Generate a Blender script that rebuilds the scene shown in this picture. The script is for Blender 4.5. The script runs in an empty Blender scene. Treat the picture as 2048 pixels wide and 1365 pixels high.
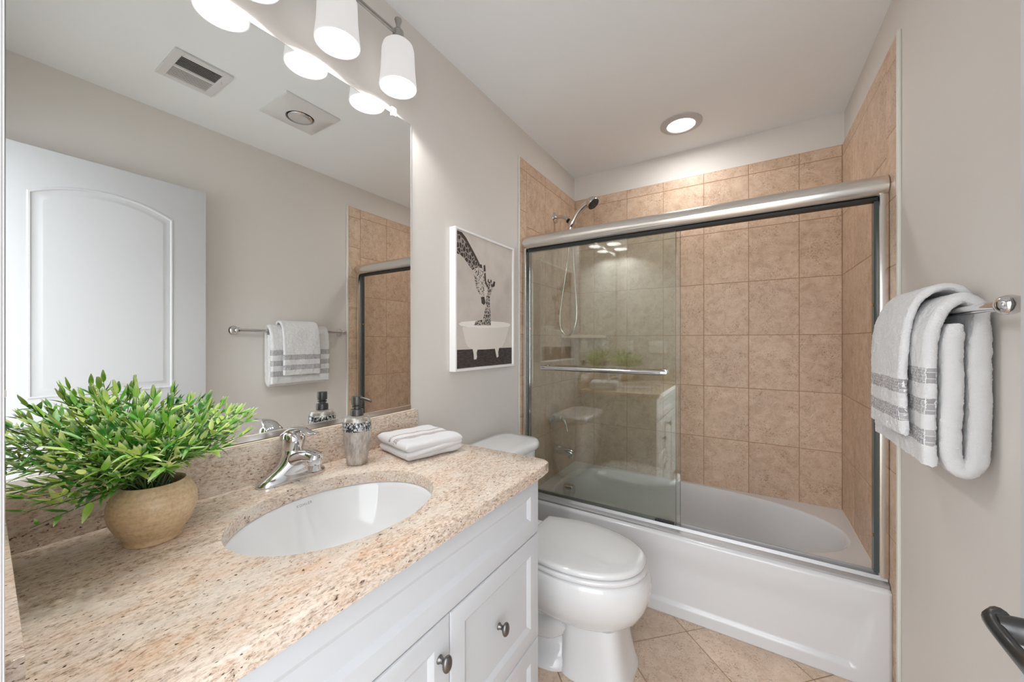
import bpy, bmesh, math, random
from mathutils import Vector, Matrix, noise
sc = bpy.context.scene
COL = sc.collection
# ---------------------------------------------------------------- camera
cam_d = bpy.data.cameras.new('camera'); cam = bpy.data.objects.new('camera', cam_d); COL.objects.link(cam)
cam.location = (1.088, 0.0, 1.23); cam.rotation_euler = (math.radians(90), 0, math.radians(32.2))
cam_d.sensor_width = 36; cam_d.lens = 746/2048*36; cam_d.clip_start = 0.01; cam_d.shift_y = -0.0003
sc.camera = cam
# ---------------------------------------------------------------- ambient world fill entering by the doorway, and the lamps
w = bpy.data.worlds.new('world'); sc.world = w; w.use_nodes = True
w.node_tree.nodes['Background'].inputs[0].default_value = (0.93, 0.96, 1.0, 1)
w.node_tree.nodes['Background'].inputs[1].default_value = 2.2
sc.view_settings.view_transform = 'Standard'; sc.view_settings.look = 'None'
sc.view_settings.gamma = 1; sc.view_settings.use_curve_mapping = False
sc.view_settings.exposure = 0.84
sc.cycles.use_denoising = True
sc.cycles.max_bounces = 14; sc.cycles.diffuse_bounces = 8; sc.cycles.glossy_bounces = 8
sc.cycles.transparent_max_bounces = 16; sc.cycles.caustics_refractive = False
sc.cycles.sample_clamp_indirect = 6.0
LAMP_Y = (0.200, 0.421, 0.643, 0.864); LAMP_X = 0.088; RIM_Z = 2.087
def light(name, kind, loc, power, color=(1, .99, .98), **kw):
    d = bpy.data.lights.new(name, kind); d.energy = power; d.color = color
    for k, v in kw.items(): setattr(d, k, v)
    o = bpy.data.objects.new(name, d); COL.objects.link(o); o.location = loc; return o
for y in LAMP_Y:
    light('vanity_bulb_light', 'POINT', (LAMP_X, y, RIM_Z + .045), 6.6, shadow_soft_size=.024)
light('recessed_bulb_light', 'AREA', (0.777, 2.262, 2.428), 2.3, (1, .98, .96), shape='DISK', size=.14)
light('hallway_fill_light', 'AREA', (1.05, -1.5, 1.7), 7.0, (.95, .97, 1.0), shape='RECTANGLE', size=1.4, size_y=1.6).rotation_euler = (math.radians(82), 0, 0)  # added unseen area lamp in the hallway, fills the room through the doorway

# ---------------------------------------------------------------- materials
def mat(name, col=(.8, .8, .8), rough=.5, metal=0.0, spec=.5, coat=0, emit=None, es=0):
    m = bpy.data.materials.new(name); m.use_nodes = True
    b = m.node_tree.nodes['Principled BSDF']
    b.inputs['Base Color'].default_value = (*col, 1); b.inputs['Roughness'].default_value = rough
    b.inputs['Metallic'].default_value = metal; b.inputs['Specular IOR Level'].default_value = spec
    b.inputs['Coat Weight'].default_value = coat; b.inputs['Coat Roughness'].default_value = .04
    if emit: b.inputs['Emission Color'].default_value = (*emit, 1); b.inputs['Emission Strength'].default_value = es
    return m
class N:
    def __init__(s, m): s.t = m.node_tree; s.b = s.t.nodes['Principled BSDF']; s.m = m
    def new(s, ty, **kw):
        n = s.t.nodes.new(ty)
        for k, v in kw.items():
            if k.startswith('i_'): n.inputs[int(k[2:]) if k[2:].isdigit() else k[2:].replace('_', ' ')].default_value = v
            else: setattr(n, k, v)
        return n
    def link(s, a, b): s.t.links.new(a, b)
    def coords(s, scale=(1, 1, 1), rot=(0, 0, 0)):
        tc = s.new('ShaderNodeTexCoord'); mp = s.new('ShaderNodeMapping')
        mp.inputs['Scale'].default_value = scale; mp.inputs['Rotation'].default_value = rot
        s.link(tc.outputs['Object'], mp.inputs['Vector']); return mp.outputs['Vector']
    def noise(s, vec, scale, detail=4, rough=.55, dist=0):
        n = s.new('ShaderNodeTexNoise'); n.inputs['Scale'].default_value = scale; n.inputs['Detail'].default_value = detail
        n.inputs['Roughness'].default_value = rough; n.inputs['Distortion'].default_value = dist
        s.link(vec, n.inputs['Vector']); return n.outputs['Fac']
    def ramp(s, fac, stops):
        r = s.new('ShaderNodeValToRGB'); e = r.color_ramp.elements
        while len(e) < len(stops): e.new(.5)
        for el, (p, c) in zip(e, stops):
            el.position = p; el.color = (*c, 1) if len(c) == 3 else c
        s.link(fac, r.inputs['Fac']); return r.outputs['Color']
    def mix(s, fac, a, b, mode='MIX'):
        n = s.new('ShaderNodeMix', data_type='RGBA', blend_type=mode)
        for sock, v in ((n.inputs[0], fac), (n.inputs[6], a), (n.inputs[7], b)):
            if isinstance(v, (int, float)): sock.default_value = v
            elif isinstance(v, tuple): sock.default_value = (*v, 1)
            else: s.link(v, sock)
        return n.outputs[2]
    def bump(s, h, strength=.2, dist=.001):
        n = s.new('ShaderNodeBump'); n.inputs['Strength'].default_value = strength; n.inputs['Distance'].default_value = dist
        s.link(h, n.inputs['Height']); s.link(n.outputs['Normal'], s.b.inputs['Normal'])
def srgb(r, g, b):
    f = lambda c: ((c/255+.055)/1.055)**2.4 if c > 10 else c/255/12.92
    return (f(r), f(g), f(b))
def wall_paint(name, col):
    m = mat(name, col, .75, spec=.25); n = N(m); v = n.coords()
    n.bump(n.noise(v, 900, 2), .12, .0008); return m
PAINT = wall_paint('greige_wall_paint', srgb(218, 214, 209))
CEIL = wall_paint('ceiling_paint', srgb(236, 240, 243))
TRIMW = mat('white_trim_paint', srgb(212, 214, 216), .35)
CAB = mat('white_cabinet_paint', srgb(203, 206, 210), .38)
DOORW = mat('white_door_paint', srgb(205, 207, 210), .4)
_n = N(DOORW); _n.bump(_n.noise(_n.coords((60, 60, 4)), 8, 3), .06, .0006)
PORC = mat('white_porcelain', srgb(224, 225, 226), .09, spec=.5, coat=.4)
TUBM = mat('white_enamel', srgb(214, 215, 217), .16, spec=.5, coat=.2)
CHROME = mat('polished_chrome', (.70, .70, .71), .05, 1)
NICK = mat('brushed_nickel', (.42, .41, .40), .3, 1)
SATIN = mat('satin_aluminium', (.78, .76, .73), .24, 1)
_n = N(SATIN); _n.bump(_n.noise(_n.coords((4, 300, 300)), 3, 2), .08, .0004)
ALU = mat('grey_aluminium', (.50, .50, .51), .5, .9)
DARKM = mat('dark_bronze_nickel', (.10, .10, .10), .32, .9)
BLACK = mat('black_rubber', (.01, .01, .01), .5)
PEWTER = mat('pewter_metal', (.20, .195, .19), .28, 1)
WPLAST = mat('white_plastic', srgb(214, 215, 215), .35)
CAULK = mat('cream_caulk', srgb(226, 216, 196), .55)
GROUT = mat('tan_grout', srgb(172, 140, 112), .85)

def tile_mat(name, base, dark, light_, sc_=1.0):
    m = mat(name, base, .42, spec=.4); n = N(m)
    tc = n.new('ShaderNodeTexCoord'); geo = n.new('ShaderNodeNewGeometry')
    # every tile (mesh island) takes its own stretch of the pattern
    add = n.new('ShaderNodeVectorMath', operation='MULTIPLY_ADD')
    cmb = n.new('ShaderNodeCombineXYZ')
    for i in range(3): n.link(geo.outputs['Random Per Island'], cmb.inputs[i])
    n.link(cmb.outputs[0], add.inputs[0]); add.inputs[1].default_value = (13, 7, 19); n.link(tc.outputs['Object'], add.inputs[2])
    v = add.outputs[0]
    big = n.noise(v, 5*sc_, 3, .5); med = n.noise(v, 22*sc_, 6, .7, .6); fine = n.noise(v, 150*sc_, 3, .6, 1.2)
    c1 = n.ramp(med, [(.34, dark), (.50, base), (.66, light_)])
    c0 = n.ramp(big, [(.35, tuple(x*.90 for x in base)), (.65, tuple(min(1, x*1.10) for x in base))])
    c = n.mix(.45, c1, c0)
    pit = n.ramp(fine, [(.36, (.50, .42, .35)), (.47, (1, 1, 1))])
    area = n.ramp(n.noise(v, 9*sc_, 4, .7), [(.42, (.15, .15, .15)), (.60, (1, 1, 1))])
    c = n.mix(1.0, c, n.mix(area, (1, 1, 1), pit), 'MULTIPLY')
    tint = n.ramp(geo.outputs['Random Per Island'], [(0, (.93, .92, .91)), (1, (1.0, 1.0, .985))])
    c = n.mix(1.0, c, tint, 'MULTIPLY')
    n.link(c, n.b.inputs['Base Color']); n.bump(fine, .25, .0008)
    return m
WTILE = tile_mat('beige_wall_tile', srgb(208, 182, 159), srgb(178, 147, 121), srgb(226, 205, 185))
FTILE = tile_mat('beige_floor_tile', srgb(212, 190, 170), srgb(184, 158, 136), srgb(226, 208, 190))

def granite():
    m = mat('beige_granite', (.6, .5, .4), .16, spec=.5); n = N(m)
    v = n.coords((1, .42, 1), (0, 0, math.radians(14))); v2 = n.coords((1, .55, 1), (0, 0, math.radians(14)))
    grain = n.noise(v, 210, 5, .75, .4); med = n.noise(v, 48, 5, .7, .8); big = n.noise(v, 7, 3, .6, .6)
    c = n.ramp(grain, [(.33, srgb(128, 110, 96)), (.43, srgb(188, 168, 149)), (.52, srgb(215, 197, 180)), (.72, srgb(235, 224, 212))])
    warm = n.ramp(big, [(.50, (0, 0, 0)), (.74, (.8, .8, .8))])
    c = n.mix(n.mix(1.0, warm, n.ramp(med, [(.45, (.1, .1, .1)), (.66, (1, 1, 1))]), 'MULTIPLY'), c, srgb(208, 158, 120))
    pale = n.ramp(n.noise(v, 16, 4, .6, 1.0), [(.48, (0, 0, 0)), (.66, (.6, .6, .6))])
    c = n.mix(pale, c, srgb(222, 214, 204))
    spk = n.ramp(n.noise(v2, 230, 2, .5, .3), [(.30, (1, 1, 1)), (.34, (0, 0, 0))])
    c = n.mix(spk, c, srgb(88, 72, 62))
    vein = n.ramp(n.noise(n.coords((1, .16, 1), (0, 0, math.radians(20))), 75, 3, .6, 1.5), [(.255, (1, 1, 1)), (.30, (0, 0, 0))])
    c = n.mix(vein, c, srgb(140, 108, 88))
    n.link(c, n.b.inputs['Base Color']); return m
GRAN = granite()

def glass_thin(name, tint, k=2.1):
    m = bpy.data.materials.new(name); m.use_nodes = True; t = m.node_tree; t.nodes.clear()
    o = t.nodes.new('ShaderNodeOutputMaterial'); mx = t.nodes.new('ShaderNodeMixShader')
    tr = t.nodes.new('ShaderNodeBsdfTransparent'); gl = t.nodes.new('ShaderNodeBsdfGlossy')
    tr.inputs[0].default_value = (*tint, 1); gl.inputs['Roughness'].default_value = 0.0; gl.inputs[0].default_value = (1, 1, 1, 1)
    fr = t.nodes.new('ShaderNodeFresnel'); fr.inputs['IOR'].default_value = 1.5
    ml = t.nodes.new('ShaderNodeMath'); ml.operation = 'MULTIPLY'; ml.inputs[1].default_value = k; ml.use_clamp = True
    t.links.new(fr.outputs[0], ml.inputs[0]); t.links.new(ml.outputs[0], mx.inputs[0])
    t.links.new(tr.outputs[0], mx.inputs[1]); t.links.new(gl.outputs[0], mx.inputs[2]); t.links.new(mx.outputs[0], o.inputs[0])
    return m
GLASS = glass_thin('greenish_shower_glass', (.925, .948, .93))
CLEAR = glass_thin('clear_bulb_glass', (.95, .95, .95), 1.0)
MIRR = mat('mirror_silver', (.90, .915, .905), 0.0, 1)
GEDGE = mat('green_glass_edge', (.05, .07, .07), .15, spec=.6)
OPAL = bpy.data.materials.new('opal_shade_glass'); OPAL.use_nodes = True
def _opal():
    t = OPAL.node_tree; t.nodes.clear(); o = t.nodes.new('ShaderNodeOutputMaterial')
    e = t.nodes.new('ShaderNodeEmission'); e.inputs[0].default_value = (1, .97, .95, 1); e.inputs[1].default_value = .34
    tl = t.nodes.new('ShaderNodeBsdfTranslucent'); tl.inputs[0].default_value = (.026, .0255, .025, 1)
    df = t.nodes.new('ShaderNodeBsdfDiffuse'); df.inputs[0].default_value = (.55, .54, .53, 1)
    m1 = t.nodes.new('ShaderNodeMixShader'); m1.inputs[0].default_value = .3; a = t.nodes.new('ShaderNodeAddShader')
    t.links.new(tl.outputs[0], m1.inputs[1]); t.links.new(df.outputs[0], m1.inputs[2])
    t.links.new(m1.outputs[0], a.inputs[0]); t.links.new(e.outputs[0], a.inputs[1]); t.links.new(a.outputs[0], o.inputs[0])
_opal()
BULB = mat('lit_bulb', (1, 1, 1), .4, emit=(1, .97, .92), es=2.5)
LED = mat('lit_diffuser', (1, 1, 1), .5, emit=(1, .97, .93), es=1.0)
TERRY = mat('white_terry', srgb(238, 238, 239), .95, spec=.1)
_n = N(TERRY); _n.b.inputs['Sheen Weight'].default_value = .3; _v = _n.coords()
_n.bump(_n.mix(.5, _n.noise(_v, 420, 3, .7), _n.noise(_v, 1100, 2, .6)), 1.0, .0035)
def band_mat(name, scale, c1=(150, 148, 150), c2=(176, 174, 176), c3=(226, 226, 228), swap=None):
    m = mat(name, srgb(*c1), .6, spec=.2); n = N(m); b = n.new('ShaderNodeTexBrick')
    b.inputs['Scale'].default_value = scale; b.inputs['Color1'].default_value = (*srgb(*c1), 1)
    b.inputs['Color2'].default_value = (*srgb(*c2), 1); b.inputs['Mortar'].default_value = (*srgb(*c3), 1)
    b.inputs['Mortar Size'].default_value = .025; b.inputs['Brick Width'].default_value = .62; b.inputs['Row Height'].default_value = .28
    tc = n.new('ShaderNodeTexCoord'); sp = n.new('ShaderNodeSeparateXYZ'); cb = n.new('ShaderNodeCombineXYZ')
    n.link(tc.outputs['Object'], sp.inputs[0])
    a, c = swap or (2, 1)
    n.link(sp.outputs[a], cb.inputs[0]); n.link(sp.outputs[c], cb.inputs[1]); n.link(cb.outputs[0], b.inputs['Vector'])
    n.link(b.outputs['Color'], n.b.inputs['Base Color']); n.bump(b.outputs['Fac'], .4, .001); return m
BAND = band_mat('grey_woven_band', 45)
BAND2 = band_mat('taupe_woven_band', 60, (150, 141, 140), (176, 167, 166), (228, 226, 228), (0, 1))

# ---------------------------------------------------------------- geometry helpers
def finish(name, bm, mats, parent=None, local=False, smooth=35, kind=None):
    me = bpy.data.meshes.new(name)
    if parent is not None and not local: bmesh.ops.translate(bm, vec=-Vector(ORG[parent.name]), verts=bm.verts)
    bmesh.ops.recalc_face_normals(bm, faces=bm.faces)
    bm.to_mesh(me); bm.free()
    for m in (mats if isinstance(mats, (list, tuple)) else [mats]): me.materials.append(m)
    if smooth:
        me.shade_smooth(); me.set_sharp_from_angle(angle=math.radians(smooth))
    o = bpy.data.objects.new(name, me); COL.objects.link(o)
    if parent is not None: o.parent = parent
    if kind: o['kind'] = kind
    ORG[o.name] = ORG[parent.name] if parent is not None else (0, 0, 0)
    return o
ORG = {}
def thing(name, label, cat, loc=(0, 0, 0), rotz=0, group=None):
    o = bpy.data.objects.new(name, None); COL.objects.link(o); o.empty_display_size = .05
    o.location = loc; o.rotation_euler = (0, 0, rotz); o['label'] = label; o['category'] = cat
    if group: o['group'] = group
    ORG[o.name] = loc; return o
def tag(o, label, cat, group=None):
    o['label'] = label; o['category'] = cat
    if group: o['group'] = group
    return o
def one(name, bm, mats, label, cat, loc, group=None, smooth=35):
    """a thing that is a single mesh, with its origin at loc"""
    bmesh.ops.translate(bm, vec=-Vector(loc), verts=bm.verts)
    o = finish(name, bm, mats, smooth=smooth); o.location = loc; ORG[o.name] = loc
    return tag(o, label, cat, group)
def BM(): return bmesh.new()
def box(bm, lo, hi, bev=0, seg=2, mi=0):
    r = bmesh.ops.create_cube(bm, size=1); vs = r['verts']
    for v in vs:
        v.co = Vector([lo[i] + (v.co[i]+.5)*(hi[i]-lo[i]) for i in range(3)])
    fs = set(f for v in vs for f in v.link_faces)
    if bev:
        es = list(set(e for v in vs for e in v.link_edges))
        r = bmesh.ops.bevel(bm, geom=es, offset=bev, segments=seg, profile=.5, affect='EDGES')
        fs = set(r['faces']) | set(f for f in fs if f.is_valid)
    for f in fs:
        if f.is_valid: f.material_index = mi
    return bm
def loft(bm, rings, closed=True, cap=(True, True), mi=0):
    vr = [[bm.verts.new(p) for p in r] for r in rings]; n = len(vr[0])
    for a, b in zip(vr, vr[1:]):
        for i in range(n if closed else n-1):
            j = (i+1) % n
            try: f = bm.faces.new((a[i], a[j], b[j], b[i])); f.material_index = mi
            except ValueError: pass
    for flag, r in ((cap[0], vr[0]), (cap[1], vr[-1])):
        if flag:
            f = bm.faces.new(r); f.material_index = mi
    return vr
def lathe(bm, prof, center=(0, 0, 0), axis='z', n=32, mi=0, cap=(True, True)):
    rings = []
    for r, h in prof:
        ring = []
        for i in range(n):
            a = 2*math.pi*i/n; c, s = r*math.cos(a), r*math.sin(a)
            p = {'z': (c, s, h), 'x': (h, c, s), 'y': (s, h, c)}[axis]
            ring.append(Vector(p) + Vector(center))
        rings.append(ring)
    loft(bm, rings, cap=cap, mi=mi); return bm
def tube(bm, pts, rad, n=12, mi=0, flat=None, up=None, cap=(True, True)):
    """swept round (or, with flat, elliptical) section along pts; rad a number or a list"""
    pts = [Vector(p) for p in pts]; rs = rad if isinstance(rad, (list, tuple)) else [rad]*len(pts)
    fl = flat if isinstance(flat, (list, tuple)) else [flat if flat else 1]*len(pts)
    rings = []; prev = None
    for i, p in enumerate(pts):
        t = (pts[min(i+1, len(pts)-1)] - pts[max(i-1, 0)]).normalized()
        if prev is None:
            u = Vector(up) if up else (Vector((0, 0, 1)) if abs(t.z) < .9 else Vector((1, 0, 0)))
        else: u = prev
        u = (u - t*u.dot(t)).normalized(); s = t.cross(u); prev = u
        rings.append([p + (s*math.cos(a) + u*math.sin(a)*fl[i])*rs[i] for a in (2*math.pi*k/n for k in range(n))])
    loft(bm, rings, cap=cap, mi=mi); return bm
def smooth_path(ctrl, k=6):
    """Catmull-Rom through the control points"""
    P = [Vector(c) for c in ctrl]; out = []
    for i in range(len(P)-1):
        p0 = P[i-1] if i else P[0]*2-P[1]; p1, p2 = P[i], P[i+1]; p3 = P[i+2] if i+2 < len(P) else P[-1]*2-P[-2]
        for j in range(k):
            t = j/k
            out.append(.5*((2*p1) + (p2-p0)*t + (2*p0-5*p1+4*p2-p3)*t*t + (3*p1-p0-3*p2+p3)*t**3))
    out.append(P[-1]); return out
def sup_r(t, a, b, n): return (abs(math.cos(t)/a)**n + abs(math.sin(t)/b)**n)**(-1/n)
def sup_ring(cx, cy, z, a, b, n=2, N_=64, af=None):
    out = []
    for i in range(N_):
        t = 2*math.pi*i/N_; aa = af if (af and math.cos(t) > 0) else a
        r = sup_r(t, aa, b, n); out.append(Vector((cx+r*math.cos(t), cy+r*math.sin(t), z)))
    return out
def rect_ring(cx, cy, x0, x1, y0, y1, z, N_, cr=0, round_corners=(0, 0, 0, 0)):
    """points where the rays from (cx,cy) meet the rectangle, corners kept exact"""
    out = []
    for i in range(N_):
        t = 2*math.pi*i/N_; c, s = math.cos(t), math.sin(t)
        k = min([(x1-cx)/c if c > 1e-9 else 1e9, (x0-cx)/c if c < -1e-9 else 1e9, (y1-cy)/s if s > 1e-9 else 1e9, (y0-cy)/s if s < -1e-9 else 1e9])
        out.append(Vector((cx+k*c, cy+k*s, z)))
    for ix, (X, Y) in enumerate(((x1, y1), (x0, y1), (x0, y0), (x1, y0))):
        if round_corners[ix]:
            sx, sy = (-1 if X == x1 else 1), (-1 if Y == y1 else 1); c0 = Vector((X+sx*cr, Y+sy*cr, z))
            for p in out:
                if (p.x-c0.x)*-sx > 0 and (p.y-c0.y)*-sy > 0:
                    d = Vector((p.x-c0.x, p.y-c0.y, 0)); p.x, p.y = c0.x+d.x/d.length*cr, c0.y+d.y/d.length*cr
        else:
            q = min(out, key=lambda p: (p.x-X)**2+(p.y-Y)**2); q.x, q.y = X, Y
    return out
def prism(bm, pts2, plane, a, b, mi=0, bev=0):
    """outline pts2 in 'xy','xz' or 'yz', extruded between a and b on the remaining axis"""
    def mk(p, h): return {'xy': (p[0], p[1], h), 'xz': (p[0], h, p[1]), 'yz': (h, p[0], p[1])}[plane]
    r = loft(bm, [[Vector(mk(p, a)) for p in pts2], [Vector(mk(p, b)) for p in pts2]], mi=mi)
    if bev:
        es = set(e for ring in r for v in ring for e in v.link_edges)
        bmesh.ops.bevel(bm, geom=list(es), offset=bev, segments=2, profile=.5, affect='EDGES')
    return bm
# ================================================================ the room
XR, YB, H, YF = 1.524, 2.60, 2.44, 0.032
def struct(name, bm, m, parent=None, smooth=35): return finish(name, bm, m, parent, smooth=smooth, kind=None if parent else 'structure')
b = box(BM(), (-.1, -.09, H), (XR+.1, YB+.1, H+.08)); struct('ceiling', b, CEIL)
b = box(BM(), (-.1, -.09, -.1), (0, YB+.1, H)); struct('wall_left', b, PAINT)
b = box(BM(), (XR, -.09, -.1), (XR+.1, YB+.1, H)); struct('wall_right', b, PAINT)
b = box(BM(), (0, YB, -.1), (XR, YB+.1, H)); struct('wall_back', b, PAINT)
b = BM(); box(b, (0, -.09, -.1), (.64, YF, H)); box(b, (1.462, -.09, -.1), (XR, YF, H)); box(b, (.64, -.09, 2.06), (1.462, YF, H))
struct('wall_front', b, PAINT)
# diagonal floor tiles over grout
def clip_poly(p, x0, x1, y0, y1):
    for ax, lim, sg in ((0, x0, 1), (0, x1, -1), (1, y0, 1), (1, y1, -1)):
        q = []
        for i in range(len(p)):
            a, c = p[i], p[(i+1) % len(p)]; da, dc = (a[ax]-lim)*sg, (c[ax]-lim)*sg
            if da >= 0: q.append(a)
            if da*dc < 0:
                t = da/(da-dc); q.append((a[0]+(c[0]-a[0])*t, a[1]+(c[1]-a[1])*t))
        p = q
        if len(p) < 3: return []
    return p
b = BM(); box(b, (0, -.09, -.1), (XR, 1.86, -.0025), mi=1)
pit, g = .298, .0022; r2 = math.sqrt(.5)
for i in range(-9, 9):
    for j in range(-9, 9):
        p0, q0 = 1.838+i*pit+g, -.605+j*pit+g; p1, q1 = p0+pit-2*g, q0+pit-2*g
        sq = [((p+q)*r2, (p-q)*r2) for p, q in ((p0, q0), (p1, q0), (p1, q1), (p0, q1))]
        pl = clip_poly(sq, 0.0005, XR-.0005, -.088, 1.85)
        if len(pl) >= 3: prism(b, pl[::-1], 'xy', -.0024, 0.0)
struct('floor', b, [FTILE, GROUT], smooth=0)
b = box(BM(), (-.8, -2.6, -.1), (2.4, -.09, -.006)); struct('floor', b, mat('hall_carpet', srgb(190, 180, 168), .95))
# wall tiling
def tiles(name, ax, back, front, ujs, vjs, gap=.0016, extra=()):
    """ax: 'x' wall tiles on a wall across x, 'y' across y. ujs/vjs joint positions incl. ends"""
    bm = BM(); lo, hi = min(back, front), max(back, front); th = (hi-lo)
    def bx(u0, u1, v0, v1, a, c, mi, bev):
        if ax == 'x': box(bm, (a, u0, v0), (c, u1, v1), bev, 1, mi)
        else: box(bm, (u0, a, v0), (u1, c, v1), bev, 1, mi)
    sgn = 1 if front > back else -1
    ga, gc = sorted((back, front-sgn*.0014))
    for us, vs in [(ujs, vjs)]+list(extra):
        bx(us[0], us[-1], vs[0], vs[-1], ga, gc, 1, 0)
        for u0, u1 in zip(us, us[1:]):
            for v0, v1 in zip(vs, vs[1:]): bx(u0+gap, u1-gap, v0+gap, v1-gap, lo, hi, 0, .0012)
    return struct(name, bm, [WTILE, GROUT], smooth=0)
VJ = [.334, .6365, .950, 1.263, 1.577, 1.890, 2.204, 2.265]
LS = [0.0, .092, .327, .563, .798, 1.034, 1.267, 1.502, 1.734, 1.970, 2.205, 2.265]
RS = [0.0, .07, .305, .541, .777, 1.013, 1.25, 1.489, 1.722, 1.957, 2.19, 2.265]
tiles('trim_1', 'y', YB, 2.590, [0.010, .154, .390, .625, .862, 1.097, 1.333, 1.514], VJ)
tiles('trim_2', 'x', 0, .010, [1.870, 2.110, 2.345, 2.590], VJ, extra=[([1.797, 1.870], LS)])
tiles('trim_3', 'x', XR, 1.514, [1.860, 2.112, 2.350, 2.590], VJ, extra=[([1.757, 1.860], RS)])
for nm, x0, x1, y in (('trim_4', 0, .0105, 1.790), ('trim_5', 1.5135, XR, 1.742)):
    struct(nm, box(BM(), (x0, y, 0), (x1, y+(.0068 if nm == 'trim_4' else .0148), 2.272), .003, 2), mat('tile_edge_caulk', srgb(222, 222, 214), .5))
# baseboards and the door casing
struct('baseboard_right', box(BM(), (XR-.012, .06, 0), (XR, 1.741, .085), .004, 2), TRIMW)
struct('baseboard_left', box(BM(), (0, 1.04, 0), (.012, 1.789, .085), .004, 2), TRIMW)
b = BM(); box(b, (.625, -.092, 0), (.64, YF+.0005, 2.06), .002, 1); box(b, (1.448, -.092, 0), (1.462, YF+.0005, 2.06), .002, 1); box(b, (.625, -.092, 2.047), (1.462, YF+.0005, 2.06), .002, 1)
bmesh.ops.translate(b, vec=(0.001, 0, 0), verts=b.verts)
struct('trim_6', b, TRIMW)

# the open door, lying along the right wall (thickness in x, width in y)
door = finish('door_1', box(BM(), (1.415, .072, .012), (1.450, .830, 2.035), .002, 2), DOORW, kind='structure')
door.location = (0, 0, 0)
def arch_outline(y0, y1, z0, zs, zt, k=14, inset=0):
    y0 += inset; y1 -= inset; z0 += inset; zs -= inset*.8; zt -= inset
    pts = [(y0, z0), (y1, z0)]
    if zt - zs < .004: return pts + [(y1, zs), (y0, zs)]
    w_ = (y1-y0)/2; s_ = zt-zs; R = (w_*w_+s_*s_)/(2*s_); cy = (y0+y1)/2; cz = zt-R; a0 = math.asin(w_/R)
    for i in range(k+1):
        a = a0 - 2*a0*i/k; pts.append((cy+R*math.sin(a), cz+R*math.cos(a)))
    return pts
def door_panel(y0, y1, z0, zs, zt, sx, x):
    """moulded panel: raised bead, sloped recess, raised field – real relief on the door face"""
    bm = BM(); rings = []
    for ins, h in ((0, 0), (.004, .0045), (.009, .0052), (.013, .001), (.018, .0), (.034, .0035), (.040, .0062), (.044, .0065)):
        rings.append([Vector((x+sx*h, p[0], p[1])) for p in arch_outline(y0, y1, z0, zs, zt, 16, ins)])
    loft(bm, rings, cap=(False, True)); return bm
for sx, x in ((-1, 1.4152), (1, 1.4498)):
    finish('panel', door_panel(.232, .694, .988, 1.850, 1.913, sx, x), DOORW, door, smooth=25)
    finish('panel', door_panel(.232, .694, .18, .86, .861, sx, x), DOORW, door, smooth=25)
# lever handle
ly, lz = .756, .855
hd = finish('door_handle', lathe(BM(), [(.033, 1.4148), (.033, 1.410), (.029, 1.404), (.019, 1.401), (.0165, 1.396), (.0155, 1.378), (.0135, 1.366)], (0, ly, lz), 'x', 28), DARKM, door)
b = BM(); path = smooth_path([(1.374, ly+.012, lz+.001), (1.366, ly+.004, lz+.001), (1.3645, ly-.012, lz-.002), (1.367, ly-.040, lz-.007), (1.368, ly-.075, lz-.006), (1.366, ly-.105, lz+.002), (1.367, ly-.118, lz+.006)], 5)
n_ = len(path); tube(b, path, [.0125-.0045*math.sin(math.pi*min(1, 1.25*i/(n_-1)))+(.002 if i < 5 else 0) for i in range(n_)], 16, flat=1.2)
hl = finish('lever', b, DARKM, hd)
b = BM()
for z in (.22, 1.05, 1.85): box(b, (1.411, .062, z-.045), (1.4155, .074, z+.045), .001, 1); tube(b, [(1.412, .066, z-.047), (1.412, .066, z+.047)], .006, 10)
finish('hinge', b, DARKM, door)

# ================================================================ bathtub
TX0, TX1, TY0, TY1 = .0115, 1.5125, 1.800, 2.588
tub = thing('bathtub', 'white alcove bathtub below the sliding glass doors', 'bathtub', ((TX0+TX1)/2, 2.19, 0))
NN = 120; bcx, bcy = .78, 2.232
def basin(s, z, dx=0.0, sb=1.0):
    out = []
    for i in range(NN):
        t = 2*math.pi*i/NN; c = math.cos(t)
        if c > 0: r = sup_r(t, .697*s, .332*sb, 2.25)
        else: r = sup_r(t, .70*s, .332*sb, 4.2)
        out.append(Vector((bcx+dx+r*math.cos(t), bcy+r*math.sin(t), z)))
    return out
def deck_z(y): 
    t = min(1, max(0, (1.905-y)/.02)); return .338 + .020*t*t*(3-2*t)
outer = rect_ring(bcx, bcy, TX0, TX1, TY0, TY1, .338, NN)
inner = basin(1, .338); rings = []
low = [Vector((p.x, p.y, .322)) for p in outer]; rings.append(low)
def inset(p, d):
    return Vector((min(max(p.x, TX0+d), TX1-d), min(max(p.y, TY0+d), TY1-d), p.z))
for d, dz in ((0, -.014), (.0035, -.004), (.010, 0)):
    rings.append([Vector((*inset(p, d if p.y < TY0+.01 else 0).xy, deck_z(p.y)+dz*(1 if p.y < TY0+.01 else 0))) for p in outer])
for k in (.15, .3, .45, .6, .72, .84, .94):
    rings.append([Vector((*(inset(p, .01 if p.y < TY0+.01 else 0)*(1-k)+q*k).xy, deck_z((inset(p, .01)*(1-k)+q*k).y))) for p, q in zip(outer, inner)])
for s, z, sb, dx in ((1, .338, 1, 0), (.993, .3355, .985, 0), (.985, .325, .968, 0), (.975, .30, .95, -.004), (.95, .22, .91, -.012), (.915, .14, .86, -.022), (.88, .095, .80, -.03), (.82, .07, .72, -.035), (.70, .058, .58, -.04), (.3, .054, .25, -.05), (.02, .052, .02, -.1)):
    rings.append(basin(s, z, dx, sb))
b = BM(); loft(b, rings, cap=(False, True)); finish('basin', b, TUBM, tub, smooth=50)
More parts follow.
